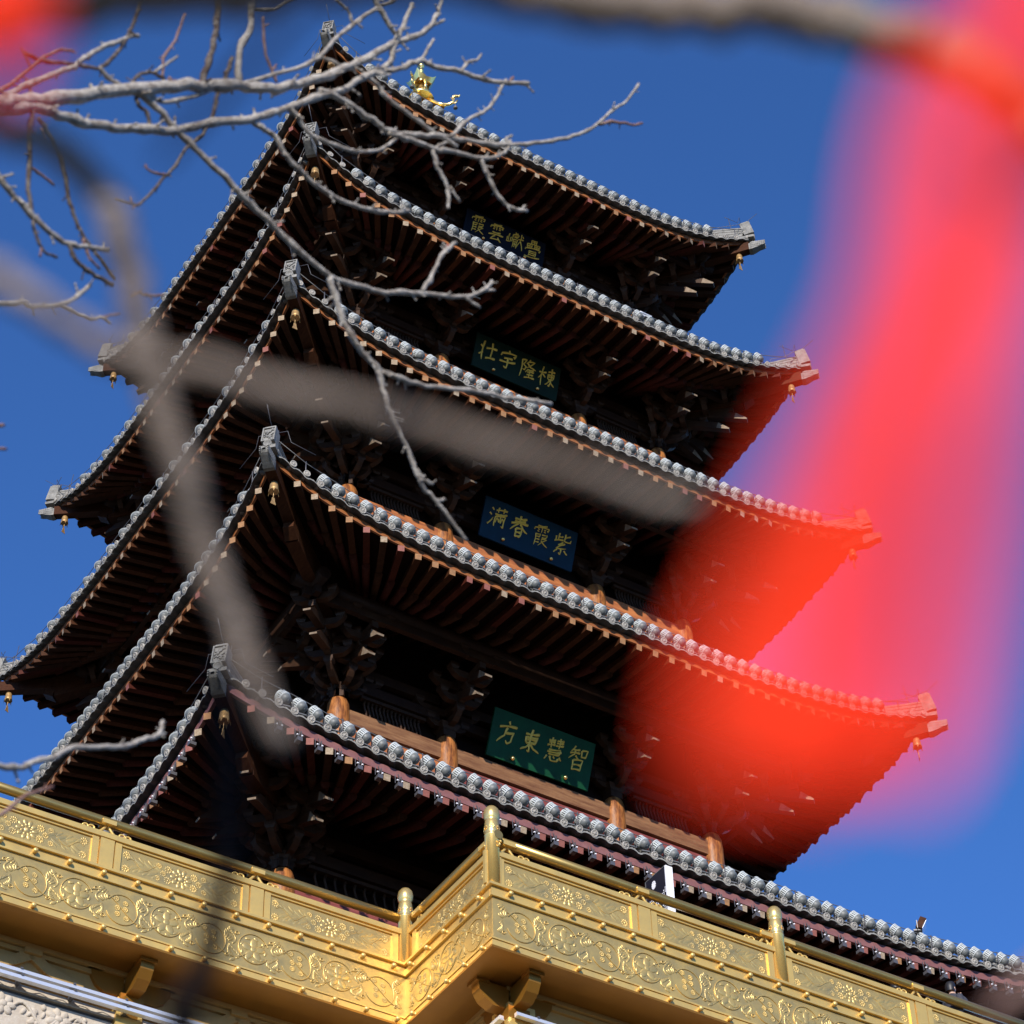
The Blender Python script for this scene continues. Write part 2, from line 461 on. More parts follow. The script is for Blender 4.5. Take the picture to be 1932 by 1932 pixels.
        et.build('ridge_end_tile', 'tile', ro)
        cb = MB()
        s, r, z = eave(k, -1)
        tip = fp(fc, s, r, z) + dh*.0
        root = fp(fc, -W_[k], W_[k], Z_[k] + .75)
        c0 = tip + Vector((0, 0, -.46)) - dh*.05
        mid = c0 + (-dh)*1.9 + Vector((0, 0, -.28))
        cb.bar(mid, c0, .30, .40, w2=.27, h2=.36)
        cb.bar(root + Vector((0, 0, -.2)), mid, .32, .44)
        cb.bar(root + Vector((0, 0, -.55)), mid + (-dh)*.1 + Vector((0, 0, -.36)), .34, .40)
        e2 = mid + (-dh)*.1 + Vector((0, 0, -.36))
        cb.bar(e2, e2 + dh*.35 + Vector((0, 0, .08)), .34, .40, w2=.28, h2=.2)
        cbo = cb.build('corner_beam', 'rafter_brown', pag)
        dg = MB()
        c1 = c0 - dh*.03 - Vector((0, 0, .04))
        secs = []
        for q, (dd, hh, ww, zz) in enumerate(((0, .34, .28, 0), (.11, .34, .30, .0), (.23, .28, .28, .02), (.34, .22, .24, .04), (.43, .18, .2, .06), (.50, .15, .17, .08), (.55, .07, .09, .09))):
            p = c1 + dh*dd + Vector((0, 0, zz))
            secs.append([p - sidev*ww/2 - Vector((0, 0, hh/2)), p + sidev*ww/2 - Vector((0, 0, hh/2)), p + sidev*ww/2 + Vector((0, 0, hh*.35)), p + sidev*ww*.2 + Vector((0, 0, hh/2)), p - sidev*ww*.2 + Vector((0, 0, hh/2)), p - sidev*ww/2 + Vector((0, 0, hh*.35)), p - sidev*ww/2 - Vector((0, 0, hh/2))])
        dg.grid(secs, 0, False)
        for q in range(7):
            dd = .06 + q*.065
            for sd in (-1, 1):
                hh = .34 - .24*dd
                for zo in (-.25, 0.05, .35):
                    dg.bar(c1 + dh*dd + sidev*sd*(.15 - .08*dd) + Vector((0, 0, hh*zo + .1*dd)), c1 + dh*(dd + .11) + sidev*sd*(.145 - .09*dd) + Vector((0, 0, hh*zo + .05 + .1*dd)), .03, .05)
            dg.box(c1 + dh*dd + Vector((0, 0, .17 - .02*q + .15*dd)), (.12, .05, .07), R3)
        dg.build('dragon_head', 'tile', cbo)
        rod = MB()
        q0 = pts[0] + Vector((0, 0, .45))
        rod.tube([pts[2] + Vector((0, 0, .2)), pts[2] + Vector((0, 0, .5)), pts[1] + Vector((0, 0, .48)), q0 - dh*.15 + Vector((0, 0, .13)), q0 + dh*.2 + Vector((0, 0, .22)), q0 + dh*.55 + Vector((0, 0, .52))], .009, 5)
        rod.tube([q0 - dh*.35 - Vector((0, 0, .4)), q0 - dh*.45 + Vector((0, 0, .55))], .011, 5)
        rod.tube([q0 - dh*.05 - Vector((0, 0, .2)), q0 - dh*.05 + Vector((0, 0, .17))], .02, 5)
        for sd in (-1, 1):
            rod.tube([q0 - dh*.05 + Vector((0, 0, .05)), q0 - dh*.05 + sidev*sd*.38 + Vector((0, 0, .05)), q0 - dh*.12 + sidev*sd*.46 - Vector((0, 0, .3)), q0 - dh*.5 + sidev*sd*1.0 - Vector((0, 0, .52))], .008, 5)
        rod.build('lightning_rod', 'steel', pag)
    # fascia, soffit, cable
    for fc in range(4):
        fa = MB(); sf = MB(); pts = []; P = []
        for u in [-1 + 2*i/60 for i in range(61)]:
            s, r, z = eave(k, u)
            s2 = s*(1 - .17/r)
            pts.append((fp(fc, s2, r - .17, z), fp(fc, 0, 1, 0)))
            # soffit from fascia inward to the wall line
            w = W_[k]
            row = []
            for t in (0, .45, 1):
                rr = (r - .16) + (w - .3 - (r - .16))*t
                s3 = s*rr/r
                zz = (z + (Z_[k] - z)*t) - (.228 if k else .31) + (r - rr)*.17 + max(0, t - .35)*(r - w)*.33
                row.append(fp(fc, s3, rr, zz))
            P.append(row)
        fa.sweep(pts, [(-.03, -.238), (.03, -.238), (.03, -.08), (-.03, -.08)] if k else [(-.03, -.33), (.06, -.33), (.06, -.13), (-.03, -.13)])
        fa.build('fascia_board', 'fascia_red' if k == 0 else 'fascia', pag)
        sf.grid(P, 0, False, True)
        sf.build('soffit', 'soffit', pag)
        if fc in (0, 3):
            cw = MB(); pts = []
            for i, s in enumerate(rows[(k, fc)]):
                if i % 2: continue
                r, z = eave_s(k, s)
                pts.append(fp(fc, s, r + .02, z + .50 - .02*(i % 4)))
            cw.tube(pts, .011, 4)
            for i, s in enumerate(rows[(k, fc)]):
                if i % 5 == 2:
                    r, z = eave_s(k, s)
                    cw.tube([fp(fc, s, r + .02, z + .1), fp(fc, s, r + .02, z + .52)], .016, 5, 1)
            cw.build('cable', ['lamp_dark', 'steel'], pag)
    # rafters
    sp = 0.50
    n = int(2*A_[k]/sp)
    for fc in (0, 3, 1, 2):
        for i in range(n):
            s = -A_[k]*(1+FL) + 2*A_[k]*(1+FL)*(i + .5)/n
            if abs(s) > A_[k]*(1+FL) - .3: continue
            r, z = eave_s(k, s); w = W_[k]
            ex = max(0.0, abs(s) - (w - 1.2))
            sg = 1 if s > 0 else -1
            # direction of the rafter: straight in the middle, fanning out at the corners
            ins = sg*((w - 1.2) + ex*.12) if ex > 0 else s
            inr = w - .2
            dx, dr = ins - s, inr - r
            L = math.hypot(dx, dr)
            s0, r0 = s + dx/L*.14, r + dr/L*.14
            l1 = min(2.1, L*.5)
            s1, r1 = s + dx/L*l1, r + dr/L*l1
            zo = .332 if k else .415
            z0, z1 = z - zo, z - zo + (l1 - .2)*.17 - (z - Z_[k])*.25
            fly.append((k, fc, fp(fc, s0, r0, z0), fp(fc, s1, r1, z1)))
            s2, r2 = s + dx/L*(l1 - .55), r + dr/L*(l1 - .55)
            z2 = z0 + (l1 - .55)*.17 - .17 - (z - Z_[k])*.15
            s3, r3 = ins, inr
            z3 = z2 + (L - l1 + .55)*.42 - (z - Z_[k])*.55
            rnd_raft.append((k, fc, fp(fc, s2, r2, z2), fp(fc, s3, r3, z3)))
def vis(t):
    return {(0, 0): 0, (1, 0): 1, (2, 0): 2, (3, 0): 3, (4, 0): 4}.get((t[0], t[1]), 10 + (t[1] != 3)*10 + t[0])
RM = ['rafter_brown', 'rafter_grey', 'rafter_red', 'end_brown', 'end_grey', 'end_red']
EM = {0: 3, 1: 4, 2: 5}
def raft_shape(mb, a, b, mi):
    mb.bar(b, a, .17, .17, mi)
    mb.mi[-5] = EM[mi]
def round_shape(mb, a, b, mi):
    mb.tube([b, a], .105, 10, mi)
for nm, lst, fn in (('rafter', fly, raft_shape), ('round_rafter', rnd_raft, round_shape)):
    lst.sort(key=vis)
    rest = MB()
    for i, (k, fc, a, b) in enumerate(lst):
        if nm == 'rafter': mi = rnd.choice((0, 0, 1, 1, 2)) if k != 0 else rnd.choice((0, 2, 2, 1))
        else: mi = rnd.choice((0, 2, 2))
        if i < 100:
            mb = MB(); fn(mb, a, b, mi); mb.build(nm, RM, pag)
        else: fn(rest, a, b, mi)
    o = rest.build(nm, RM, pag); o['kind'] = 'stuff'

# storeys: columns, lintels, brackets, walls
def column_mesh(h, r):
    c = MB()
    c.lathe([(r*1.0, -h), (r*1.02, -h*.6), (r*1.0, -1.2), (r*.97, -.5), (r*.90, -.18), (r*.76, -.05), (r*.60, 0)], 24)
    return c.mesh('column', 'column')
def bracket_mesh(diag=False, sc_=1.0):
    b = MB(); q = 1.35 if diag else 1.0
    b.bar((0, 0, .0), (0, 0, .22), .38, .38, 0, (0, 1, 0)); b.bar((0, 0, .22), (0, 0, .38), .40, .40, 0, (0, 1, 0), .58, .58)
    def arm(y, z, L, lateral, w=.17, h=.22):
        # arm with rounded (facetted) lower ends carrying a small block at each end
        for sd in (-1, 1):
            pp = [(0, 0), (L*.62, 0), (L*.82, h*.35), (L*.95, h*.75), (L, h), (0, h)]
            vs = []
            for e in (-w/2, w/2):
                for a, c in pp: vs.append((sd*a, y + e, z + c) if lateral else (e, y + sd*a, z + c))
            nn = len(pp)
            fs = [tuple(range(nn)), tuple(range(nn, 2*nn))[::-1]] + [(i, (i+1) % nn, nn+(i+1) % nn, nn+i)[::-1] for i in range(nn)]
            b.add(vs, fs)
            cx = sd*(L - .10)
            c0 = (cx, y, z + h) if lateral else (0, y + cx, z + h)
            b.bar(c0, (c0[0], c0[1], c0[2] + .07), .20, .20, 0, (0, 1, 0), .26, .26)
            b.box((c0[0], c0[1], c0[2] + .12), (.26, .26, .10))
    arm(0, .30, .62, True); arm(0, .30, .75*q, False)
    arm(0, .70, .95, True); arm(-.70*q, .70, .62, True); arm(0, .70, 1.25*q, False)
    arm(-.70*q, 1.08, .85, True); arm(-1.25*q, 1.08, .62, True); arm(-1.75*q, 1.40, .6, True)
    b.box((0, -.9*q, 1.20), (.18, 2.0*q, .2))
    # two slanting beaks
    for (y0, z0, y1, z1) in ((.1, 1.32, -1.78*q, .44), (.1, 1.72, -2.22*q, .74)):
        a = Vector((0, y0, z0)); e = Vector((0, y1, z1)); d = (e - a).normalized()
        t0 = e - d*.42
        b.bar(a, t0, .20, .24)
        x = Vector((1, 0, 0)); zz = x.cross(d)
        if zz.z < 0: zz = -zz
        vs = [t0 - x*.10 - zz*.12, t0 + x*.10 - zz*.12, t0 + x*.10 + zz*.12, t0 - x*.10 + zz*.12,
              e - x*.10 - zz*.13, e + x*.10 - zz*.13, e + x*.10 - zz*.08, e - x*.10 - zz*.08]
        b.add(vs, [(0, 1, 5, 4), (1, 2, 6, 5), (2, 3, 7, 6), (3, 0, 4, 7), (4, 5, 6, 7)])
        b.mi[-1] = 1; b.mi[-2] = 1  # end and one side coloured as if sunlit
    return b.mesh('bracket_set', ['bracket', 'beak_end'])
bm_flat, bm_diag = bracket_mesh(), bracket_mesh(True)
for k in range(5):
    w, by, ct = W_[k], BAY[k], CT[k]
    zlow = (Z_[k-1] + (A_[k-1] - w - .35)*.5 - .3) if k > 0 else 29.6
    h = ct - zlow
    cm = column_mesh(h, .32 if k < 3 else .29)
    for fc in range(4):
        Rz = FROT[fc]
        for s in (-w, -by, by):
            p = fp(fc, s, w, ct)
            place('column', cm, pag, p)
            if s == -w:
                place('bracket_set', bm_diag, pag, p, (0, 0, Rz - PI/4))
            place('bracket_set', bm_flat, pag, p, (0, 0, Rz))
        place('bracket_set', bm_flat, pag, fp(fc, w, w, ct), (0, 0, Rz))
        # beams between the columns
        xs = [-w, -by, by, w]
        for j in range(3):
            a, c = xs[j] + .25, xs[j+1] - .25
            nm2 = 'lintel_grey' if (k == 1) else ('lintel' if k in (2, 3) else 'lintel_red')
            nm3 = 'lintel_red' if (k == 0 or (k == 1 and j > 0)) else 'lintel'
            lb = MB()
            lb.bar(fp(fc, a, w, ct - .56), fp(fc, c, w, ct - .56), .34, .48)
            lb.build('lintel', nm2, pag)
            lb = MB()
            lb.bar(fp(fc, a, w - .03, ct - 1.09), fp(fc, c, w - .03, ct - 1.09), .26, .46)
            lb.build('tie_beam', nm3, pag)
            # framed lattice below
            n = 7 if j != 1 else 11
            fr = MB()
            for i in range(n + 1):
                s = a + (c - a)*i/n
                fr.bar(fp(fc, s, w - .05, ct - 1.32), fp(fc, s, w - .05, max(zlow, ct - 3.6)), .10, .14, 0, fp(fc, 0, 1, 0))
            for zz in (1.40, 2.3):
                fr.bar(fp(fc, a, w - .10, ct - zz), fp(fc, c, w - .10, ct - zz), .10, .12)
            fr.build('window_lattice', 'slat', pag)
            if j != 1:
                la = MB()
                a2, c2 = a + .5, c - .5
                n = 15
                for i in range(n):
                    s = a2 + (c2 - a2)*(i + .5)/n
                    la.tube([fp(fc, s + .04*math.sin(t*6.0), w - .02, ct - .30 + t*.62) for t in (0, .2, .4, .6, .8, 1)], .036, 5)
                la.bar(fp(fc, a2 - .1, w, ct + .36), fp(fc, c2 + .1, w, ct + .36), .14, .1)
                la.build('curved_slat_panel', 'bracket', pag)
            ub = MB()
            ub.bar(fp(fc, a, w, ct + .62), fp(fc, c, w, ct + .62), .2, .3)
            ub.bar(fp(fc, a, w, ct + 1.15), fp(fc, c, w, ct + 1.15), .2, .3)
            ub.build('upper_beam', 'dark', pag)
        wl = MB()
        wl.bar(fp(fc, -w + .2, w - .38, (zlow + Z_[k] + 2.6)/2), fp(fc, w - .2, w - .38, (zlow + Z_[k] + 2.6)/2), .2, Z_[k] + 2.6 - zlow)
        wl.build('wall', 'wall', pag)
        pu = MB()
        L = w + 2.35
        pu.tube([fp(fc, -L, w + 1.75, ct + 1.86), fp(fc, L, w + 1.75, ct + 1.86)], .19, 12)
        pu.bar(fp(fc, -L + .3, w + 1.75, ct + 1.55), fp(fc, L - .3, w + 1.75, ct + 1.55), .16, .26)
        pu.build('eave_purlin', 'dark', pag)

# gold finial
fin = MB()
zc, hb = 77.1, 0.66
ap = Vector((0, 0, 78.35))
for fc in range(4):
    P = []
    for u in (-1, -.5, 0, .5, 1):
        P.append([fp(fc, hb*u*(1-v), hb*(1-v), zc + 1.2*(.55*v + .45*v*v) + .12*abs(u)**2*(1-v)) for v in (0, .3, .6, .9)])
    fin.grid(P, 0, True)
    P = [[fp(fc, hb*.8*u, hb*.8, zc + .06), fp(fc, hb*.8*u, hb*.8, zc - 2.5)] for u in (-1, 1)]
    fin.grid(P, 0, False)
    fin.tube([fp(fc, -hb*(1-v), hb*(1-v), zc + .05 + 1.2*(.55*v + .45*v*v) + .14*(1-v)) for v in (0, .3, .6, .9)], .07, 6)
fin.lathe([(.5, 77.9), (.42, 78.15), (.2, 78.3), (.13, 78.4), (.12, 78.9), (.14, 79.0), (.1, 79.03)], 16)
for fc in range(4):
    fin.tube([fp(fc, 0, .12, 78.9), fp(fc, 0, .30, 78.8), fp(fc, 0, .34, 78.5), fp(fc, 0, .30, 78.25)], .06, 6)
    s_ = .62
    vs = []
    fin.grid([[fp(fc, .42*u, .42, 78.92 + .26*abs(u)**2), fp(fc, .12*u, .12, 79.05)] for u in (-1, -.6, 0, .6, 1)], 0, True)
    fin.grid([[fp(fc, .42*u, .42, 78.92 + .26*abs(u)**2), fp(fc, .30*u, .30, 78.80)] for u in (-1, -.6, 0, .6, 1)], 0, True)
fin.lathe([(.1, 79.0), (.08, 79.05), (.17, 79.13), (.22, 79.25), (.19, 79.38), (.09, 79.45), (.05, 79.5), (.05, 79.62), (.10, 79.66), (.10, 79.72), (.05, 79.75), (.05, 79.88), (.12, 79.94), (.14, 80.02), (.1, 80.11), (.02, 80.16)], 16)
fo = fin.build('finial', 'gold_bright', pag)
for fc in range(4):
    d = MB()
    o = fp(fc, -1, 1, 0).normalized(); q = Vector((-o.y, o.x, 0))
    b0 = fp(fc, -hb, hb, zc + .25)
    path = catmull([b0 - o*.1, b0 + o*.22 - Vector((0, 0, .06)), b0 + o*.45 + Vector((0, 0, .06)), b0 + o*.50 + Vector((0, 0, .28)), b0 + o*.42 + Vector((0, 0, .42)), b0 + o*.56 + Vector((0, 0, .55)), b0 + o*.74 + Vector((0, 0, .52))], 4)
    nP = len(path)
    d.tube(path, [.11 - .05*i/nP if i < nP*.75 else .085 for i in range(nP)], 8)
    hd = path[-1]
    d.box(hd, (.12, .12, .12)); d.tube([hd, hd + o*.16 + Vector((0, 0, .06))], [.05, .03], 6); d.tube([hd - Vector((0, 0, .04)), hd + o*.12 - Vector((0, 0, .1))], [.04, .02], 6)
    for sd in (-1, 1): d.tube([hd + q*sd*.04 + Vector((0, 0, .05)), hd - o*.22 + q*sd*.08 + Vector((0, 0, .12))], [.025, .008], 5)
    for i in range(2, nP-3, 2): d.box(path[i] + Vector((0, 0, .09)) - o*.03, (.03, .03, .08))
    cl = b0 + o*.3 + Vector((0, 0, -.02))
    d.tube([cl, cl + o*.3 + Vector((0, 0, -.06)), cl + o*.42 + Vector((0, 0, .16))], [.045, .035, .06], 6)
    d.v = [tuple(b0 + (Vector(v) - b0)*.66) for v in d.v]
    d.build('gold_dragon', 'gold_bright', fo)
    bl = MB()
    bp = b0 + (cl + o*.3 + Vector((0, 0, -.12)) - b0)*.66
    bl.tube([bp, bp - Vector((0, 0, .14))], .012, 5)
    bl.lathe([(.03, 0), (.07, -.06), (.085, -.15), (.02, -.16)], 10, 0, Matrix.Translation(bp - Vector((0, 0, .12))))
    bl.build('small_bell', 'lamp_dark', fo)

# ---------------------------------------------------------------- wind bells
bell = MB()
bell.tube([(0, 0, 0), (0, 0, -.14)], .018, 6)
bell.lathe([(.03, -.12), (.11, -.16), (.13, -.24), (.145, -.42), (.165, -.52)], 12)
for q in range(6):
    a = q*PI/3
    bell.add([(.155*math.cos(a-.3), .155*math.sin(a-.3), -.46), (.155*math.cos(a+.3), .155*math.sin(a+.3), -.46), (.195*math.cos(a), .195*math.sin(a), -.66)], [(0, 1, 2)])
bell_me = bell.mesh('bell_body', 'bronze')
cl = MB()
cl.tube([(0, 0, -.4), (0, 0, -.80)], .014, 5)
cl.bar((0, 0, -.78), (0, 0, -.92), .08, .02, 0, (0, 1, 0), .12, .02); cl.bar((0, 0, -.92), (0, 0, -1.05), .12, .02, 0, (0, 1, 0), .20, .02)
cl_me = cl.mesh('clapper', 'bronze')
CN = {0: 'nearest corner', 1: 'right corner', 2: 'hidden rear corner', 3: 'left corner'}
for k in range(5):
    for fc in (0, 1, 3):
        s, r, z = eave(k, -1)
        if fc == 1 and k == 0: continue
        if fc == 3 and k == 0: continue
        p = fp(fc, s, r, z - .62); dh = Vector((p.x, p.y, 0)).normalized()
        p = p - dh*.45
        e = empty('wind_bell', p, rnd.random()); e.scale = (.8, .8, .8)
        tag(e, 'bronze wind bell hanging from the %s of the %s eave' % (CN[fc], ORD[k]), 'bell', 'wind bells hanging from the eave corners')
        place('bell_body', bell_me, e); place('clapper', cl_me, e)

# ---------------------------------------------------------------- round floodlights along the eaves
ax = Vector((-.50, .50, .70)).normalized()
TQ = Matrix.Translation((0, 0, .26)) @ ax.to_track_quat('Z', 'Y').to_matrix().to_4x4() @ Matrix.Scale(.9, 4)
hs = MB()
hs.lathe([(.02, -.13), (.07, -.127), (.115, -.105), (.142, -.06), (.15, .0), (.15, .02)], 20, 0, TQ)
hs.lathe([(.035, -.14), (.04, -.12)], 10, 0, TQ)
fn = MB()
for q in range(20):
    a = 2*PI*q/20
    fn.box(TQ @ Vector((.150*math.cos(a), .150*math.sin(a), .10)), (.05, .026, .15), TQ.to_3x3() @ Matrix.Rotation(a, 3, 'Z'))
fn.lathe([(.13, .012), (.178, .014), (.178, .034), (.13, .036)], 20, 0, TQ)
fn.lathe([(.13, .165), (.185, .167), (.185, .20), (.13, .202)], 20, 0, TQ)
core = MB()
core.lathe([(.128, .0), (.128, .19), (.05, .195)], 16, 0, TQ)
br = MB()
br.tube([(-.17, .02, .30), (-.19, .0, .16), (-.16, -.02, .04), (.16, -.02, .04), (.19, .0, .16), (.17, .02, .30)], .014, 5)
br.box((0, 0, .03), (.2, .14, .03))
br.add(core.v, core.f, 0, False)
hs_me, fn_me, br_me = hs.mesh('housing', 'lamp'), fn.mesh('cooling_fins', 'lamp_white'), br.mesh('bracket', 'lamp_dark')
one = MB(); 
for src, mi in ((hs, 0), (fn, 1), (br, 2)): one.add(src.v, src.f, mi, False)
one_me = one.mesh('round_floodlight', ['lamp', 'lamp_white', 'lamp_dark'])
FN = {0: 'eave, name board side', 3: 'eave, left hand side'}
for fc, ks in ((0, range(5)), (3, range(5))):
    for k in ks:
        ss = rows[(k, fc)]
        for i in range(len(ss)-1):
            s = (ss[i] + ss[i+1])/2
            if abs(s) > A_[k] - 1.35: continue
            if fc == 3 and k > 1 and i % 2: continue
            r, z = eave_s(k, s)
            p = fp(fc, s, r - .02, z + .05)
            rzz = FROT[fc] + rnd.uniform(-.22, .22)
            lab = 'round grey floodlight on the tile edge of the %s %s' % (ORD[k], FN[fc])
            grp = 'round floodlights on the %s %s eave' % (ORD[k], 'front' if fc == 0 else 'left')
            if fc == 0 and k < 3:
                e = empty('round_floodlight', p, rzz)
                place('housing', hs_me, e); place('cooling_fins', fn_me, e); place('bracket', br_me, e)
            else:
                e = place('round_floodlight', one_me); e.matrix_world = SITE @ Matrix.Translation(p) @ Matrix.Rotation(rzz, 4, 'Z')
            tag(e, lab, 'floodlight', grp)
# small box downlights under the lowest eave
bx = MB(); bx.box((0, 0, -.33), (.115, .15, .085)); bx.box((0, -.08, -.33), (.13, .01, .10))
bk = MB()
for sx in (-1, 1): bk.bar((sx*.085, 0, -.28), (sx*.075, .03, -.02), .012, .03)
bk.tube([(0, .02, -.24), (.03, .0, -.12), (.0, .03, .02)], .012, 5)
for sx in (-1, 1): bk.box((sx*.06, -.06, -.22), (.03, .03, .03), None, 1)
bx_me, bk_me = bx.mesh('lamp_box', 'steel'), bk.mesh('hanger', ['steel', 'white'])
n = int(2*A_[0]/.5)
for fc in (0, 3):
    for i in range(1, n-1):
        s = -A_[0]*(1+FL) + 2*A_[0]*(1+FL)*(i + 1.0)/n
        r, z = eave_s(0, s)
        if abs(s) > A_[0] - .9 or (fc == 3 and i % 2 and s < -4): continue
        e = empty('box_downlight', fp(fc, s, r - .05, z - .28), FROT[fc])
        tag(e, 'small grey box lamp hanging under the lowest eave on its %s' % ('name board side' if fc == 0 else 'left hand side'), 'lamp', 'box lamps under the %s edge of the lowest eave' % ('front' if fc == 0 else 'left'))
        place('lamp_box', bx_me, e); place('hanger', bk_me, e)

# ---------------------------------------------------------------- name boards
# brush strokes of each character on a 100 x 100 field, x right, y up
RAIN = '26,96 74,98;16,86 12,72;16,84 88,87 80,72;50,96 50,62;30,80 39,76;28,70 38,66;62,80 71,77;62,70 73,66'
TIAN = lambda x, y, w, h: ';'.join('%g,%g %g,%g' % t for t in ((x, y+h, x+1, y), (x, y, x+w, y), (x, y+h/2, x+w, y+h/2), (x+w/2, y+h, x+w/2, y))) + ';%g,%g %g,%g %g,%g' % (x, y+h, x+w, y+h+1, x+w-2, y)
DONG = lambda x, w: ';'.join(' '.join('%g,%g' % (x + w*a/100.0, b) for a, b in q) for q in (
    ((18, 80), (84, 84)), ((24, 68), (28, 40)), ((24, 66), (80, 69), (74, 40)), ((28, 54), (76, 56)), ((28, 40), (74, 42)), ((50, 100), (50, 3), (38, 10)), ((46, 38), (30, 20), (6, 8)), ((52, 38), (70, 18), (98, 4))))
GLYPH = {
 '方': '50,99 56,84;8,70 92,77;48,70 40,36 8,4;44,48 82,52 76,14 60,4 50,16',
 '東': DONG(0, 100),
 '慧': '32,102 31,56;14,90 47,92;16,80 47,82;10,67 49,71;70,102 69,56;54,92 88,94;54,82 88,84;52,70 90,73;22,50 80,53 77,30;16,41 86,43;24,31 78,32;18,22 8,4;34,22 42,3 72,4 76,15;50,22 58,12;80,22 92,8',
 '智': '28,102 10,76;20,86 52,88;6,69 56,73;33,86 30,66 4,44;36,62 54,46;62,86 65,57;62,86 92,89 88,57;64,60 88,61;28,42 30,-2;28,41 76,44 73,-2;30,21 72,22;30,1 72,2',
 '满': '14,94 25,82;6,68 18,58;4,12 14,22 28,48;36,84 94,89;50,99 50,74;77,99 76,74;34,67 96,71;40,56 40,6;40,56 90,59 88,6 76,13;64,70 64,28;50,50 43,24;54,46 61,28;77,50 70,24;80,46 87,28',
 '春': '20,86 82,91;22,74 78,78;6,60 94,65;50,101 44,62 6,26;54,62 70,44 98,24;36,38 38,-2;36,38 67,41 64,-2;38,20 64,21;38,1 64,2',
 '霞': RAIN + ';24,56 24,-2;24,54 49,56 46,40;24,41 46,42;24,27 48,29;22,13 47,15;56,54 84,56 80,40;58,41 80,42;56,32 86,34 46,-2;58,26 96,-2',
 '紫': '28,99 28,66;28,82 48,85;12,84 13,64;6,60 52,69;86,93 58,79;60,99 58,66 92,64 94,76;54,58 32,44 58,46;66,52 24,26 76,31;50,28 50,-2 40,6;30,20 14,2;68,20 88,2',
 '壮': '24,101 24,-2;6,78 18,65;22,42 2,26;38,66 98,70;68,99 68,14;42,13 96,17',
 '宇': '50,101 56,88;14,84 8,66;14,82 92,85 80,66;28,56 76,59;6,39 94,44;50,58 50,5 34,13',
 '隆': '14,94 14,-2;14,92 38,95 24,70 42,58 36,40 24,44;58,99 40,74;54,88 84,91 40,50;50,78 66,60 98,50;50,46 88,48;54,44 43,28;52,33 90,36;52,18 88,20;69,46 68,2;40,1 98,4',
 '棟': '2,70 42,74;23,101 23,-2;21,66 2,34;26,62 42,46;' + DONG(42, 58),
 '雲': RAIN + ';28,49 76,51;8,32 94,36;48,32 24,6 80,9;66,22 88,-2',
 '巘': '14,84 14,40;3,64 3,38 26,40;26,66 26,38;48,101 48,86;48,93 63,94;34,84 69,87 64,75;35,84 31,40;43,76 63,78;40,58 42,8;40,58 67,60 64,8;44,69 63,70;45,45 61,46;52,40 52,12;45,30 61,31;68,64 100,68;84,98 80,50 64,6;84,56 102,4;92,87 99,78',
 '疊': TIAN(34, 80, 32, 20) + ';' + TIAN(12, 56, 31, 19) + ';' + TIAN(56, 56, 31, 19) + ';8,50 5,37;8,48 96,51 88,38;30,36 30,4;30,36 71,38 70,4;32,26 69,26;32,15 69,15;6,2 96,5',
}
def text_mesh(ch, size, depth):
    """gilded raised character built stroke by stroke like brush writing"""
    mb = MB(); rn = random.Random(ord(ch))
    strokes = [[tuple(float(c) for c in p.split(',')) for p in st.split(' ')] for st in GLYPH[ch].split(';')]
    base = 15.0 if len(strokes) < 10 else (12.0 if len(strokes) < 16 else 9.5)
    for st in strokes:
        pts = []
        for i in range(len(st) - 1):
            (x0, y0), (x1, y1) = st[i], st[i+1]
            L = math.hypot(x1-x0, y1-y0); bow = L*.05*rn.choice((-1, 1)); n = 6
            for q in range(n + (1 if i == len(st)-2 else 0)):
                t = q/n
                pts.append((x0 + (x1-x0)*t - (y1-y0)/max(L, 1)*bow*math.sin(PI*t), y0 + (y1-y0)*t + (x1-x0)/max(L, 1)*bow*math.sin(PI*t)))
        n = len(pts); sg = n - 1
        flat = abs(st[-1][1] - st[0][1]) < abs(st[-1][0] - st[0][0])*.35
        sec = []
        for i, (x, y) in enumerate(pts):
            t = i/sg
            a = pts[min(i+1, sg)]; b = pts[max(i-1, 0)]
            dx, dy = a[0]-b[0], a[1]-b[1]; l = math.hypot(dx, dy) or 1
            w = base*(.95 - .42*math.sin(PI*min(1, t*1.15))) * (1.0 if flat else (1.0 if t < .5 else 1 - .75*((t - .5)*2)**1.6))
            if i == 0: w *= .7
            if i == sg: w *= .75
            px, py = -dy/l*w/2, dx/l*w/2
            X = lambda u, v: ((u - 50 + .06*(v - 50))/100*size*.95, (v - 50 + .12*(u - 50))/100*size)
            (ax_, ay), (cx, cy), (bx_, by) = X(x + px, y + py), X(x, y), X(x - px, y - py)
            sec.append([Vector((ax_, ay, 0)), Vector(((ax_*2 + cx)/3, (ay*2 + cy)/3, depth)), Vector((cx, cy, depth*1.5)), Vector(((bx_*2 + cx)/3, (by*2 + cy)/3, depth)), Vector((bx_, by, 0))])
        mb.grid(sec, 0, True, True)
    return mb.mesh('gilded_character', 'leaf_gold')
BO = [  # roof below, bottom y/z, top y/z, half widths, material, chars, label
    (1, (-6.22, 41.94), (-6.72, 43.20), 1.60, 'plaque_green', '方東慧智', 'bright green board with gilded characters just over the lowest eave'),
    (2, (-6.02, 50.02), (-6.47, 51.20), 1.58, 'plaque_blue', '满春霞紫', 'blue board with gilded running-hand characters on the third storey'),
    (3, (-5.72, 57.38), (-6.10, 58.50), 1.54, 'plaque_dgreen', '壮宇隆棟', 'very dark green board with gilded characters on the fourth storey'),
    (4, (-5.30, 63.98), (-5.62, 64.94), 1.53, 'plaque_navy', '霞雲巘疊', 'navy board with gilded characters under the topmost eave')]
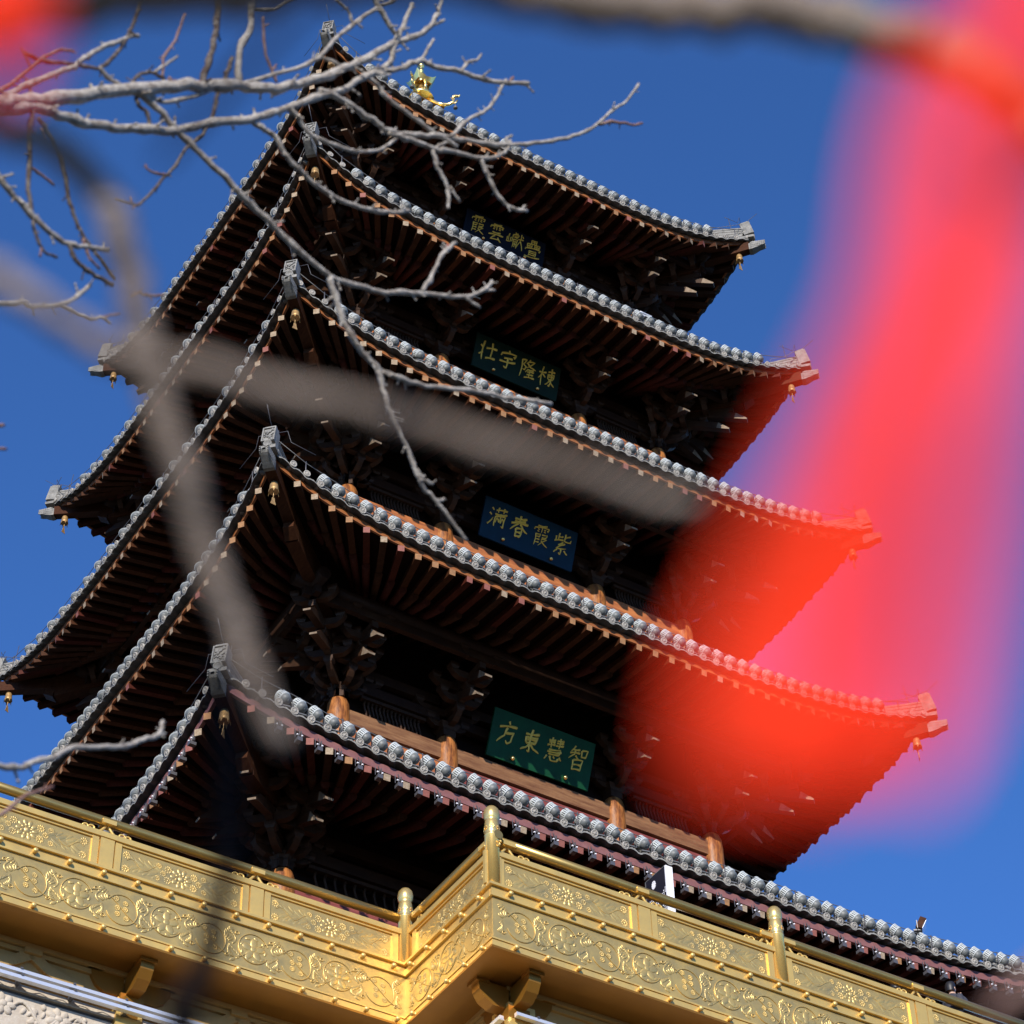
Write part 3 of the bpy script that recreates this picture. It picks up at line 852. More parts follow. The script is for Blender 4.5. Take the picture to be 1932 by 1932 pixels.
for k, (y0, z0), (y1, z1), hw, mm, chs, lab in BO:
    e = empty('name_board', (0, y0, z0))
    tag(e, lab, 'name board', 'name boards in the middle of the front')
    th = math.atan2(-(y1 - y0), z1 - z0); H = math.hypot(y1 - y0, z1 - z0)
    R = Matrix.Rotation(th, 3, 'X')
    bd = MB(); bd.box(R @ Vector((0, .04, H/2)), (2*hw, .08, H), R)
    bd.build('board', mm, e)
    for i, ch in enumerate(chs):
        me = text_mesh(ch, .66, .012)
        o = place('gilded_character', me, e, R @ Vector((-hw*.70 + i*hw*.467, -.014, H*.57)))
        o.rotation_euler = (R.to_4x4() @ Matrix.Rotation(PI/2, 4, 'X')).to_euler()
    for sx in (-1, 1):
        st = MB(); st.lathe([(.03, -.02), (.055, 0), (.06, .03), (.03, .075), (.005, .10)], 10, 0, Matrix.Translation(R @ Vector((sx*hw*.52, -.06, .10))))
        st.build('gold_stud', 'gold_bright', e)

# ---------------------------------------------------------------- gold balustrade
YR, YL, XC, XE = -16.0, -12.62, -7.7, 21.0
ZB, ZT, ZR = 28.15, 29.68, 30.90
bal = empty('gold_balustrade', (XC, YR, ZB))
tag(bal, 'gold balustrade with embossed floral panels, a round handrail and ball topped posts', 'balustrade')
OFF = Vector((-XC, -YR, -ZB))
RX = 7.7
# runs: start, end (left to right as seen from outside)
runs = [(Vector((-18.6, YL, 0)), Vector((XC, YL, 0))), (Vector((XC, YL, 0)), Vector((XC, YR, 0))), (Vector((XC, YR, 0)), Vector((RX, YR, 0)))]
def relief_flower(mb, cx, cz, r, h):
    for q, rr in ((10, 1.0), (8, .62)):
        for i in range(q):
            a = 2*PI*i/q + (.3 if rr < 1 else 0)
            mb.dome(cx + rr*r*.72*math.cos(a), cz + rr*r*.72*math.sin(a), r*.30*rr, r*.2*rr, h*(1.35 - .35*rr), a)
    mb.dome(cx, cz, r*.30, r*.30, h*1.2, 0, 0, 12); mb.dome(cx, cz, r*.14, r*.14, h*1.6, 0, 0, 10)
def vine(mb, pts, r):
    mb.tube([Vector((x, -r*.3, z)) for x, z in pts], r, 5, 0, False)
def relief_panel(L, H):
    mb = MB(); cx, cz = L/2, H/2
    relief_flower(mb, cx, cz, H*.42, .026)
    for sd in (-1, 1):
        for j, (fx, fz, fr) in enumerate(((.26, .22, .16), (.26, -.22, .16), (.36, 0, .13), (.45, .26, .12), (.47, -.25, .12))):
            relief_flower(mb, cx + sd*(fx*H*1.9), cz + fz*H, fr*H, .018)
        for j in range(6):
            x0 = cx + sd*(H*.90 + j*(L/2 - H*1.2)/6)
            a = .5*(-1)**j
            mb.dome(x0, cz + (-1)**j*H*.14, H*.26, H*.085, .016, sd*a)
            mb.dome(x0 + sd*.05, cz - (-1)**j*H*.24, H*.18, H*.06, .014, -sd*a*1.4)
        vine(mb, [(cx + sd*(H*.7 + t*(L/2 - H*.9)), cz + H*.17*math.sin(t*9)) for t in [i/16 for i in range(17)]], .011)
        for e in (-1, 1): relief_flower(mb, cx + sd*(L/2 - H*.2), cz + e*H*.28, H*.16, .018)
    return mb
def relief_band(L, H):
    Hf = .62
    mb = MB(); n = max(2, int(round(L/.98))); st = L/n; cz = H/2
    vine(mb, [(x, cz + H*.30*math.cos(PI*x/st)) for x in [L*i/(n*16) for i in range(n*16+1)]], .012)
    for i in range(n):
        cx = st*(i + .5); up_ = 1 if i % 2 else -1
        R_ = H*.36
        ring = [(cx + R_*math.cos(a), cz + up_*H*.03 + R_*math.sin(a)) for a in [2*PI*t/24*.86 + (.4 if up_ > 0 else 3.5) for t in range(25)]]
        vine(mb, ring, .013)
        if i % 2:
            for a in range(5): mb.dome(cx + R_*.42*math.cos(a*1.257+.3), cz + R_*.42*math.sin(a*1.257+.3), R_*.40, R_*.24, .024, a*1.257+.3)
            for a in range(9): mb.dome(cx + R_*.80*math.cos(a*.698), cz + R_*.80*math.sin(a*.698), R_*.17, R_*.09, .016, a*.698 + 1.2)
            mb.dome(cx, cz + .02, R_*.24, R_*.24, .032)
        else:
            for a in range(12):
                rr = R_*(.25 + .22*(a % 3))
                relief_flower(mb, cx + rr*math.cos(a*1.05), cz + rr*math.sin(a*1.05), R_*.19, .014)
        for sd in (-1, 1):
            for j in range(9):
                a_ = j*.45 + .2
                mb.dome(cx + sd*(st*.40 + .07*math.cos(a_*1.7)), cz - up_*H*(.10 + .035*j), .070, .026, .018, sd*(.5 + a_*.6))
                mb.dome(cx + sd*(st*.47 - .05*math.sin(a_)), cz + up_*H*(.05 + .030*j), .055, .022, .015, -sd*(.8 + a_*.5))
            vine(mb, [(cx + sd*st*.40 + .055*(1 - t*.7)*math.cos(8*t), cz + up_*H*.30 + .055*(1 - t*.7)*math.sin(8*t)) for t in [q/12 for q in range(13)]], .010)
    return mb
stud = MB(); stud.lathe([(.05, 0), (.05, .01), (.032, .015), (.05, .04), (.06, .07), (.05, .105), (.02, .125)], 12, 0, Matrix.Rotation(PI/2, 4, 'X'))
stud_me = stud.mesh('stud', 'gold')
post = MB()
post.lathe([(.15, 0), (.15, 1.20), (.158, 1.21), (.158, 1.24), (.142, 1.26), (.15, 1.28), (.15, 1.52), (.142, 1.56), (.13, 1.60), (.145, 1.63), (.165, 1.69), (.17, 1.76), (.155, 1.86), (.105, 1.93), (.02, 1.96)], 24)
for q in range(6):
    a = q*PI/3
    for i in range(6):
        b_ = i*PI/3
        T = Matrix.Rotation(a, 4, 'Z')
        post.box(T @ Vector((.153, .035*math.cos(b_), 1.38 + .035*math.sin(b_))), (.02, .03, .03), T.to_3x3())
post_me = post.mesh('post', 'gold_post')
sc_ = MB()
for sd in (-1, 1):
    sc_.tube(catmull([(sd*.02, 0, .28), (sd*.06, 0, .20), (sd*.16, 0, .09), (sd*.30, 0, .04), (sd*.42, 0, .05)], 4), .032, 6)
    for cxx, rr in ((.46, .075), (.33, .085)):
        sc_.tube([(sd*(cxx + rr*(1 - t*.7)*math.cos(7*t)), 0, .10 + rr*(1 - t*.7)*math.sin(7*t)) for t in [q/14 for q in range(15)]], .022, 6)
sc_.box((0, 0, .30), (.30, .24, .10))
sc_me = sc_.mesh('scroll_support', 'gold')
for ri, (p0, p1) in enumerate(runs):
    d = (p1 - p0); L = d.length; d.normalize(); rz = math.atan2(d.y, d.x)
    T = Matrix.Rotation(rz, 4, 'Z')
    def addp(mb, name, mt, x=0.0, z=ZB, y=0.0):
        o = mb.build(name, mt, bal) if isinstance(mb, MB) else place(name, mb, bal)
        o.location = OFF + p0 + d*x + Vector((0, 0, z)) + (T.to_3x3() @ Vector((0, y, 0)))
        o.rotation_euler = (0, 0, rz)
        return o
    ex = 0.0
    # fascia: soffit edge, two studded bands, recessed relief band, ledge
    fb = MB(); ez = .0025 if ri == 1 else 0.0
    def bandbox(z0, z1, yf, yb=.5):
        s0, s1 = {0: (0, L), 1: (yf, L - .012), 2: (-yf + .0025, L)}[ri]
        fb.box(((s0 + s1)/2, (yb - yf)/2, (z0 + z1)/2 - ZB + ez), (s1 - s0, yf + yb, z1 - z0))
    bandbox(28.204, 28.37, .05); bandbox(28.374, 28.41, .075)
    bandbox(29.404, 29.44, .06); bandbox(29.444, 29.62, .045); bandbox(29.624, 29.68, .12)
    addp(fb, 'fascia', 'gold')
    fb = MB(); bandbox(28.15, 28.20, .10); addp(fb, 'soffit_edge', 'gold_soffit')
    fb = MB(); bandbox(28.414, 29.40, .00); addp(fb, 'band_plate', 'gold_dull')
    rb = relief_band(L - .3, .94)
    addp(rb, 'relief_band', 'gold_dull', .15, 28.44, -.004)
    nst = int(round(L/.74))
    for i in range(nst):
        x = L*(i + .5)/nst
        addp(stud_me, 'stud', None, x, 29.53, -.045)
        addp(stud_me, 'stud', None, min(L - .1, x + .1), 28.29, -.05)
    # parapet with framed panels
    divs = {0: [0.72, 4.06, 7.4, L], 1: [0, L], 2: [0, 3.72, 7.2, 11.0, L]}[ri]
    pb = MB()
    pb.box((L/2, .16, 30.12 - ZB + ez), (L - .02, .16, .86))
    pb.box((L/2, .12, 30.51 - ZB + ez), (L + (.04 if ri == 2 else 0), .26, .12)); pb.box((L/2, .09, 29.72 - ZB + ez), (L, .22, .076))
    addp(pb, 'parapet', 'gold')
    if ri == 0: divs = [-2.6] + divs
    for j in range(len(divs)-1):
        a, c = divs[j], divs[j+1]
        if c - a < 1: continue
        fr = MB(); a2, c2 = max(a + .18, .01), c - .18
        fr.box((a2 + .07, .055, .40), (.14, .05, .70)); fr.box((c2 - .07, .055, .40), (.14, .05, .70))
        fr.box(((a2 + c2)/2, .06, .055), (c2 - a2, .045, .05)); fr.box(((a2 + c2)/2, .06, .725), (c2 - a2, .045, .05))
        addp(fr, 'panel_frame', 'gold', 0, 29.70)
        rp = relief_panel(c2 - a2 - .34, .58)
        rp.box(((c2 - a2 - .34)/2, .0, .29), (c2 - a2 - .10, .006, .62)); addp(rp, 'relief_panel', 'gold_dull', a2 + .17, 29.80, .078)
    for x in divs:
        if x < 0: continue
        isp = (ri == 0 and x == L) or (ri == 2 and x in (0, 7.2, L))
        if ri == 1: continue
        pl = MB(); pl.box((0, .05, .40), (.30, .07, .80)); addp(pl, 'pilaster', 'gold', x - (.0 if not isp else 0) , 29.70)
        if isp:
            addp(post_me, 'post', None, x + (.06 if x == 0 else 0), 29.70, .06 if ri == 2 else .06)
        else:
            addp(sc_me, 'scroll_support', None, x, 30.55, .12)
    if ri == 2:
        for x in (.45, 6.9, 7.5): addp(sc_me, 'scroll_support', None, x, 30.55, .12)
    if ri == 1:
        for x in (.35, L - .35): addp(sc_me, 'scroll_support', None, x, 30.55, .12)
    hr = MB()
    hr.tube([(-.02 if ri else 0, .12, 0), (L*.25, .12, 0), (L*.5, .12, 0), (L*.75, .12, 0), (L + .1, .12, 0)], .105, 16)
    addp(hr, 'handrail', 'gold_rail', 0, ZR)

# ---------------------------------------------------------------- terrace building below the balustrade
tb = empty('terrace_building', (0, 0, -1.6))
tag(tb, 'stone terrace building under the gold balustrade with gold soffit, brackets and a carved frieze', 'building')
ZO = 1.6
def tpart(mb, name, mt): return mb.build(name, mt, tb)
IN = 1.08
fl = MB()   # terrace floor slab and core
fl.box((0, 4.0, ZO + 29.55), (37.0, 33.1, .25)); fl.box((0, -14.1, ZO + 29.55), (15.2, 3.1, .25))
tpart(fl, 'terrace_floor', 'dark_stone')
so_ = MB()
z = ZO + 28.20
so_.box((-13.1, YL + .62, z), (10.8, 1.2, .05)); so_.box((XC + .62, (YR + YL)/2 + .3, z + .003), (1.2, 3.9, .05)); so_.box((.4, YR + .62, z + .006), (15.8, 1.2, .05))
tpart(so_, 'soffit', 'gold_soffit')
wl = MB()
wl.box((0, 4.0 - .02 + 2.0, (ZO + 27.2)/2), (36.6, 2*(12.62 - IN - .25) + 8.0, ZO + 27.2))
wl.box((0, -12.5, (ZO + 27.2)/2), (2*(7.7 - IN - .25), 5.6 - 2*.25 + 1.0 - .4, ZO + 27.2))
tpart(wl, 'wall', 'stone_wall')
gw = MB()
yw_, xw_, yr_ = YL + IN, XC + IN, YR + IN
gw.box((-12.6, yw_ + .15, ZO + 27.83), (11.9, .3, .75)); gw.box((xw_ + .15, (yr_ + yw_)/2, ZO + 27.833), (.3, yw_ - yr_ + .1, .75)); gw.box((0, yr_ + .15, ZO + 27.836), (2*-xw_, .3, .75))
for dz, dd, hh in ((28.13, .16, .09), (28.02, .08, .10), (27.53, .06, .08)):
    gw.box((-12.6, yw_ - dd/2, ZO + dz), (11.9, dd, hh)); gw.box((xw_ - dd/2, (yr_ + yw_)/2, ZO + dz + .002), (dd, yw_ - yr_ + .2, hh)); gw.box((0, yr_ - dd/2, ZO + dz + .004), (2*-xw_, dd, hh))
tpart(gw, 'gold_wall', 'beige_wall')
def gold_bracket(mb, T):
    """corner bracket: four rounded arms on a square block, beams above"""
    def arm(ang, L):
        R = T @ Matrix.Rotation(ang, 4, 'Z')
        pp = [(.16, -.52), (L*.62, -.52), (L*.85, -.40), (L*.98, -.22), (L, -.12), (L, -.02), (.16, -.02)]
        vs = [R @ Vector((a, e, b_)) for e in (-.14, .14) for a, b_ in pp]; nn = len(pp)
        mb.add(vs, [tuple(range(nn)), tuple(range(nn, 2*nn))[::-1]] + [(i, (i+1) % nn, nn+(i+1) % nn, nn+i)[::-1] for i in range(nn)])
        mb.box(R @ Vector((L - .08, 0, -.03)), (.30, .36, .09), R.to_3x3())
    for a in (0, PI/2, PI, -PI/2): arm(a, .86)
    mb.box(T @ Vector((0, 0, -.62)), (.50, .50, .26), T.to_3x3()); mb.box(T @ Vector((0, 0, -.84)), (.36, .36, .26), T.to_3x3())
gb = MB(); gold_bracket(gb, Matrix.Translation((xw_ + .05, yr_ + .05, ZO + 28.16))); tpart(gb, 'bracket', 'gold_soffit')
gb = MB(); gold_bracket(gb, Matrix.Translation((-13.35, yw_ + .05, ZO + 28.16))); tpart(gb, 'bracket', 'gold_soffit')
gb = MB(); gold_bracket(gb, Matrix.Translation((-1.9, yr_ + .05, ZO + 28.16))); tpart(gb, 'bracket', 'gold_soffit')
pil = MB(); pil.box((xw_ + .12, yr_ + .12, ZO + 26.6), (.62, .62, 2.3)); tpart(pil, 'corner_pillar', 'gold')
pil = MB(); pil.box((-13.35, yw_ + .12, ZO + 26.9), (.55, .5, 1.4)); tpart(pil, 'pillar', 'gold')
for x in (-15.45, -11.0):
    rb = MB()       # man-shaped strut
    for sd in (-1, 1):
        cpts = catmull([(x, yw_ - .02, ZO + 28.0), (x + sd*.18, yw_ - .02, ZO + 27.88), (x + sd*.46, yw_ - .02, ZO + 27.72), (x + sd*1.10, yw_ - .02, ZO + 27.56)], 5)
        for i in range(len(cpts)-1):
            rb.bar(cpts[i], cpts[i+1], .14, .22)
    rb.box((x, yw_ - .05, ZO + 28.03), (.36, .22, .12))
    tpart(rb, 'forked_strut', 'beige_wall')
# carved stone frieze, coping
cp = MB()
cp.box((-13.0, yw_ + .13, ZO + 27.21), (11.3, .36, .16)); cp.box((xw_ + .13, (yr_ + yw_)/2, ZO + 27.272), (.36, yw_ - yr_ + .3, .16)); cp.box((.2, yr_ + .13, ZO + 27.274), (2*-xw_ + .4, .36, .16))
tpart(cp, 'coping', 'stone')
ds = MB(); ds.box((-13.0, yw_ + .2, ZO + 27.12), (11.3, .34, .14)); ds.box((.2, yr_ + .2, ZO + 27.12), (2*-xw_ + .4, .34, .14)); tpart(ds, 'dark_strip', 'dark_stone')
fz = MB()
fz.box((-13.0, yw_ + .16, ZO + 26.45), (11.3, .36, 1.2)); 
ry = yw_ - .02
rnd2 = random.Random(3)
for i in range(9):
    x = -18.2 + i*1.15
    for a in range(7):
        fz.dome(x + .16*math.cos(a*.9), ZO + 26.78 + .13*math.sin(a*.9), .13, .085, .09, a*.9, ry, 8)
    fz.dome(x, ZO + 26.78, .1, .09, .12, 0, ry)
    for q in range(9):
        fz.dome(x + .57 + rnd2.uniform(-.28, .28), ZO + 26.75 + rnd2.uniform(-.2, .24), rnd2.uniform(.05, .13), rnd2.uniform(.04, .08), .07, rnd2.random()*3, ry, 8)
    pts = [(x + .15 + .95*t, ry - .02, ZO + 26.72 + .2*math.sin(6.3*t)) for t in [q/12 for q in range(13)]]
    fz.tube(pts, .035, 6, 0, False)
tpart(fz, 'carved_frieze', 'stone')
# aluminium light tubes in front of the coping
for j, (x0, x1, y, zz, lab) in enumerate(((-18.4, -7.2, yw_ - .24, 27.43, 'upper of the two long aluminium light tubes along the recessed left wall'),
                                         (-18.4, -7.2, yw_ - .32, 27.24, 'lower of the two long aluminium light tubes along the recessed left wall'),
                                         (xw_ - .1, 7.0, yr_ - .30, 27.43, 'aluminium light tube right of the gold corner pillar'))):
    e = empty('light_tube', (x0, y, zz))
    tag(e, lab, 'lamp')
    t = MB(); t.box(((x1 - x0)/2, 0, 0), (x1 - x0, .09, .075)); t.box(((x1 - x0)/2, -.02, -.05), (x1 - x0, .12, .02))
    t.build('profile', 'alu', e)
    for i in range(int((x1 - x0)/1.1)):
        c = MB(); c.box((.5 + i*1.1, .10, .0), (.07, .24, .11)); c.box((.5 + i*1.1, -.01, .05), (.05, .12, .03)); c.build('clip', 'steel', e)
    w_ = MB(); w_.tube([(.3 + .12*i, .08, .03 + .035*math.sin(i*1.7)) for i in range(int((x1 - x0 - .6)/.12))], .011, 4); w_.build('wire', 'lamp_dark', e)
e = empty('light_tube', (xw_ - .30, yr_ - .1, 27.41))
tag(e, 'short aluminium light tube on the side wall left of the gold corner pillar', 'lamp')
t = MB(); t.box((0, 1.5, 0), (.09, 3.0, .075)); t.box((0, 1.5, -.05), (.12, 3.0, .02)); t.build('profile', 'alu', e)

# ---------------------------------------------------------------- information board and visitor on the terrace
e = empty('information_board', (-2.23, -14.60, 29.68))
tag(e, 'black information board with white text and a white edge standing behind the gold handrail', 'sign')
bd = MB(); bd.box((0, .39, 1.78), (.16, .74, 2.94)); bd.build('board', 'board_black', e)
ed = MB(); ed.box((0, 0, 1.63), (.185, .04, 3.26)); ed.build('side_edge', 'white', e)
tr = MB()
for zz in (.28, 3.265): tr.box((0, .39, zz), (.175, .74, .02))
tr.box((0, .77, 1.78), (.175, .02, 2.98)); tr.box((0, .4, .14), (.3, .8, .24)); tr.build('frame', 'lamp_dark', e)
tx = MB()
for c in range(11):
    y = .06 + c*.058
    if c in (3, 7): continue
    for r_ in range(34):
        if rnd.random() < .10: continue
        tx.box((-.082, y + rnd.uniform(-.004, .004), 2.72 - (c % 3)*.05 - r_*.052), (.005, .024, .030))
tx.build('text', 'white', e)
em = MB()
for q in range(10):
    a = q*PI/5
    em.box((-.083, .47 + .055*math.cos(a), 3.02 + .085*math.sin(a)), (.006, .04, .045), Matrix.Rotation(a, 3, 'X'))
em.box((-.082, .47, 3.02), (.005, .08, .12)); em.build('emblem', 'white', e)
# visitors: each body one continuous surface
def loft(secs, n=14):
    mb = MB(); P = []
    for cx, cy, z, rx, ry in secs: P.append([Vector((cx + rx*math.cos(2*PI*i/n), cy + ry*math.sin(2*PI*i/n), z)) for i in range(n+1)])
    mb.grid(P, 0, True, True); return mb
def visitor(p, rz, label, hands_up, coat_mat):
    pe = empty('person', p, rz)
    tag(pe, label, 'person')
    fl_ = [((.24, -.02, 1.16), .048), ((.14, -.22, 1.36), .038), ((.05, -.22, 1.50), .036), ((.03, -.20, 1.57), .028)] if hands_up else [((.24, 0, 1.12), .05), ((.22, -.08, .88), .04), ((.22, -.1, .80), .036), ((.215, -.11, .70), .026)]
    J = [((0, 0, .95), .16), ((0, 0, 1.15), .14), ((0, 0, 1.36), .16), ((0, 0, 1.48), .065), ((0, -.01, 1.55), .058), ((0, -.02, 1.64), .092), ((0, -.015, 1.72), .078), ((0, -.105, 1.625), .018), ((0, -.075, 1.565), .035),
         ((.18, 0, 1.38), .062)] + fl_
    E = [(0, 1), (1, 2), (2, 3), (3, 4), (4, 5), (5, 6), (5, 7), (4, 8), (2, 9), (9, 10), (10, 11), (11, 12), (12, 13)]
    n0 = len(J)
    J += [((-x, y, z), r) for (x, y, z), r in [((.18, 0, 1.38), .062)] + fl_]
    E += [(2, n0)] + [(n0 + i, n0 + i + 1) for i in range(4)]
    n1 = len(J)
    for sd in (1, -1):
        b0 = len(J)
        J += [((sd*.09, 0, .86), .11), ((sd*.1, 0, .48), .075), ((sd*.1, .01, .09), .05), ((sd*.1, -.13, .045), .04)]
        E += [(0, b0), (b0, b0 + 1), (b0 + 1, b0 + 2), (b0 + 2, b0 + 3)]
    me = bpy.data.meshes.new('body')
    me.from_pydata([j[0] for j in J], E, [])
    me.materials.append(M['skin'])
    bo = place('body', me, pe)
    bo.modifiers.new('skin', 'SKIN'); sb = bo.modifiers.new('sub', 'SUBSURF'); sb.levels = sb.render_levels = 2
    for i, sv in enumerate(me.skin_vertices[0].data): sv.radius = (J[i][1], J[i][1]); sv.use_root = (i == 0)
    for sd in (-1, 1):
        for q in range(4):
            f = MB(); c = Vector(J[13][0]); c.x *= sd
            tip = Vector((-sd*.02*(q - 1), -.035 - .004*q, .055)) if hands_up else Vector((sd*.004*q, -.02 + .013*q, -.075))
            f.tube([c + Vector((0, .012*q - .018, 0)), c + tip*.6 + Vector((0, .012*q - .018, 0)), c + tip + Vector((0, .006*q, 0))], [.011, .010, .007], 6); f.build('finger', 'skin', pe)
        ey = MB(); ey.lathe([(.002, -.012), (.012, 0), (.002, .012)], 8, 0, Matrix.Translation((sd*.034, -.100, 1.655))); ey.build('eye', 'hair', pe)
        er = MB(); er.lathe([(.004, -.03), (.018, 0), (.006, .03)], 8, 0, Matrix.Translation((sd*.094, -.01, 1.635))); er.build('ear', 'skin', pe)
    loft([(0, 0, .55, .22, .17), (0, 0, .95, .21, .17), (0, 0, 1.2, .20, .16), (0, 0, 1.38, .23, .145), (0, 0, 1.45, .15, .115), (0, 0, 1.50, .08, .08)]).build('coat', coat_mat, pe)
    for sd in (-1, 1):
        q = [Vector((sd*abs(J[k][0][0]), J[k][0][1], J[k][0][2])) for k in (9, 10, 11, 12)]
        sl_ = MB(); sl_.tube(catmull(q, 4), [.088 - .0030*i for i in range(13)], 10); sl_.build('sleeve', coat_mat, pe)
    loft([(0, .03, 1.57, .098, .085), (0, .03, 1.66, .112, .10), (0, .012, 1.73, .108, .112), (0, .0, 1.79, .085, .09), (0, .0, 1.825, .02, .03)]).build('hair', 'hair', pe)
    return pe
visitor((3.38, -15.19, 29.68), math.radians(100), 'person whose dark hair just shows between the gold handrail and parapet', False, 'cloth_dark')
visitor((4.64, -15.60, 29.68), math.radians(95), 'person in profile with hands at the mouth, at the gold handrail far right', True, 'cloth_dark').scale = (1.07, 1.07, 1.07)
# ---------------------------------------------------------------- odd lamps on the roofs
def box_flood(name, p, rz, tilt, mat_, label):
    e = empty(name, p, rz); tag(e, label, 'floodlight')
    b = MB(); R = Matrix.Rotation(tilt, 3, 'X')
    b.box(R @ Vector((0, 0, .22)), (.42, .16, .32), R); b.build('housing', mat_, e)
    b = MB(); b.box(R @ Vector((0, -.085, .22)), (.36, .012, .26), R); b.build('glass', 'alu', e)
    b = MB(); b.box((0, 0, .02), (.3, .2, .04)); b.bar((-.2, 0, .03), (-.22, 0, .24), .02, .05); b.bar((.2, 0, .03), (.22, 0, .24), .02, .05); b.build('bracket', 'steel', e)
r4, z4 = eave_s(3, 3.2)
box_flood('square_floodlight', (3.05, -r4 + .05, z4 + .35), 0, -.35, 'white', 'square white floodlight among the round ones on the fourth eave')
r1, z1 = eave_s(0, 7.6)
box_flood('square_floodlight', (7.45, -r1 + .1, z1 + .55), .9, .5, 'rafter_brown', 'brown square floodlight tilted over the lowest eave at far right')

# ---------------------------------------------------------------- bare tree in the middle distance
MT_D = lambda x, y: 11.0 + 0.0024*x - 0.0009*y
tree = bpy.data.objects.new('bare_tree', None); col.objects.link(tree)
tree.location = (-5.6, 6.8, 0)
tag(tree, 'leafless tree whose thin grey crooked branches reach in sharp from the left edge', 'tree')
TL = Vector(tree.location)
def limb(pts, mt, parent, origin, depth, name='branch', jit=.10, knots=True, k=4):
    """tapered crooked tube through picture points given as (x, y, width)"""
    P, R = [], []
    for x, y, w in pts:
        d = depth(x, y)
        P.append(at(x, y, d) - origin); R.append(w*.5*d/F_PX)
    C = catmull(P, k); RR = []
    for i in range(len(C)):
        t = i/k; a = int(min(t, len(R)-2)); f_ = t - a
        r = R[a]*(1-f_) + R[a+1]*f_
        RR.append(r*(1 + rnd.uniform(-jit, jit) + (.22 if (knots and i % 7 == 3) else 0)))
    out = []
    for i, p in enumerate(C):
        j = RR[i]*.35 if 0 < i < len(C)-1 else 0
        out.append(p + Vector((rnd.uniform(-j, j), rnd.uniform(-j, j), rnd.uniform(-j, j))))
    mb = MB(); mb.tube(out, RR, 8)
    if knots:
        for i in range(2, len(out)-1):
            if rnd.random() < .30:
                t = (out[i+1] - out[i-1]).normalized()
                q = t.orthogonal().normalized(); q.rotate(Matrix.Rotation(rnd.random()*6.28, 3, t))
                L = min(RR[i]*rnd.uniform(1.6, 3.6), .05)
                r0 = min(RR[i]*.55, .009)
                p1 = out[i] + (q + t*rnd.uniform(.2, .9)).normalized()*L
                mb.tube([out[i], out[i]*.4 + p1*.6, p1], [r0, r0*.75, r0*.5], 6)
                mb.tube([p1, p1 + (p1 - out[i])*.22, p1 + (p1 - out[i])*.42], [r0*.5, r0*.85, r0*.2], 6)
    return mb.build(name, mt, parent)
def W(pts, w0, w1):
    n = len(pts); return [(x, y, w0 + (w1 - w0)*i/(n-1)) for i, (x, y) in enumerate(pts)]
B = 'bark'; T_ = 'twig'
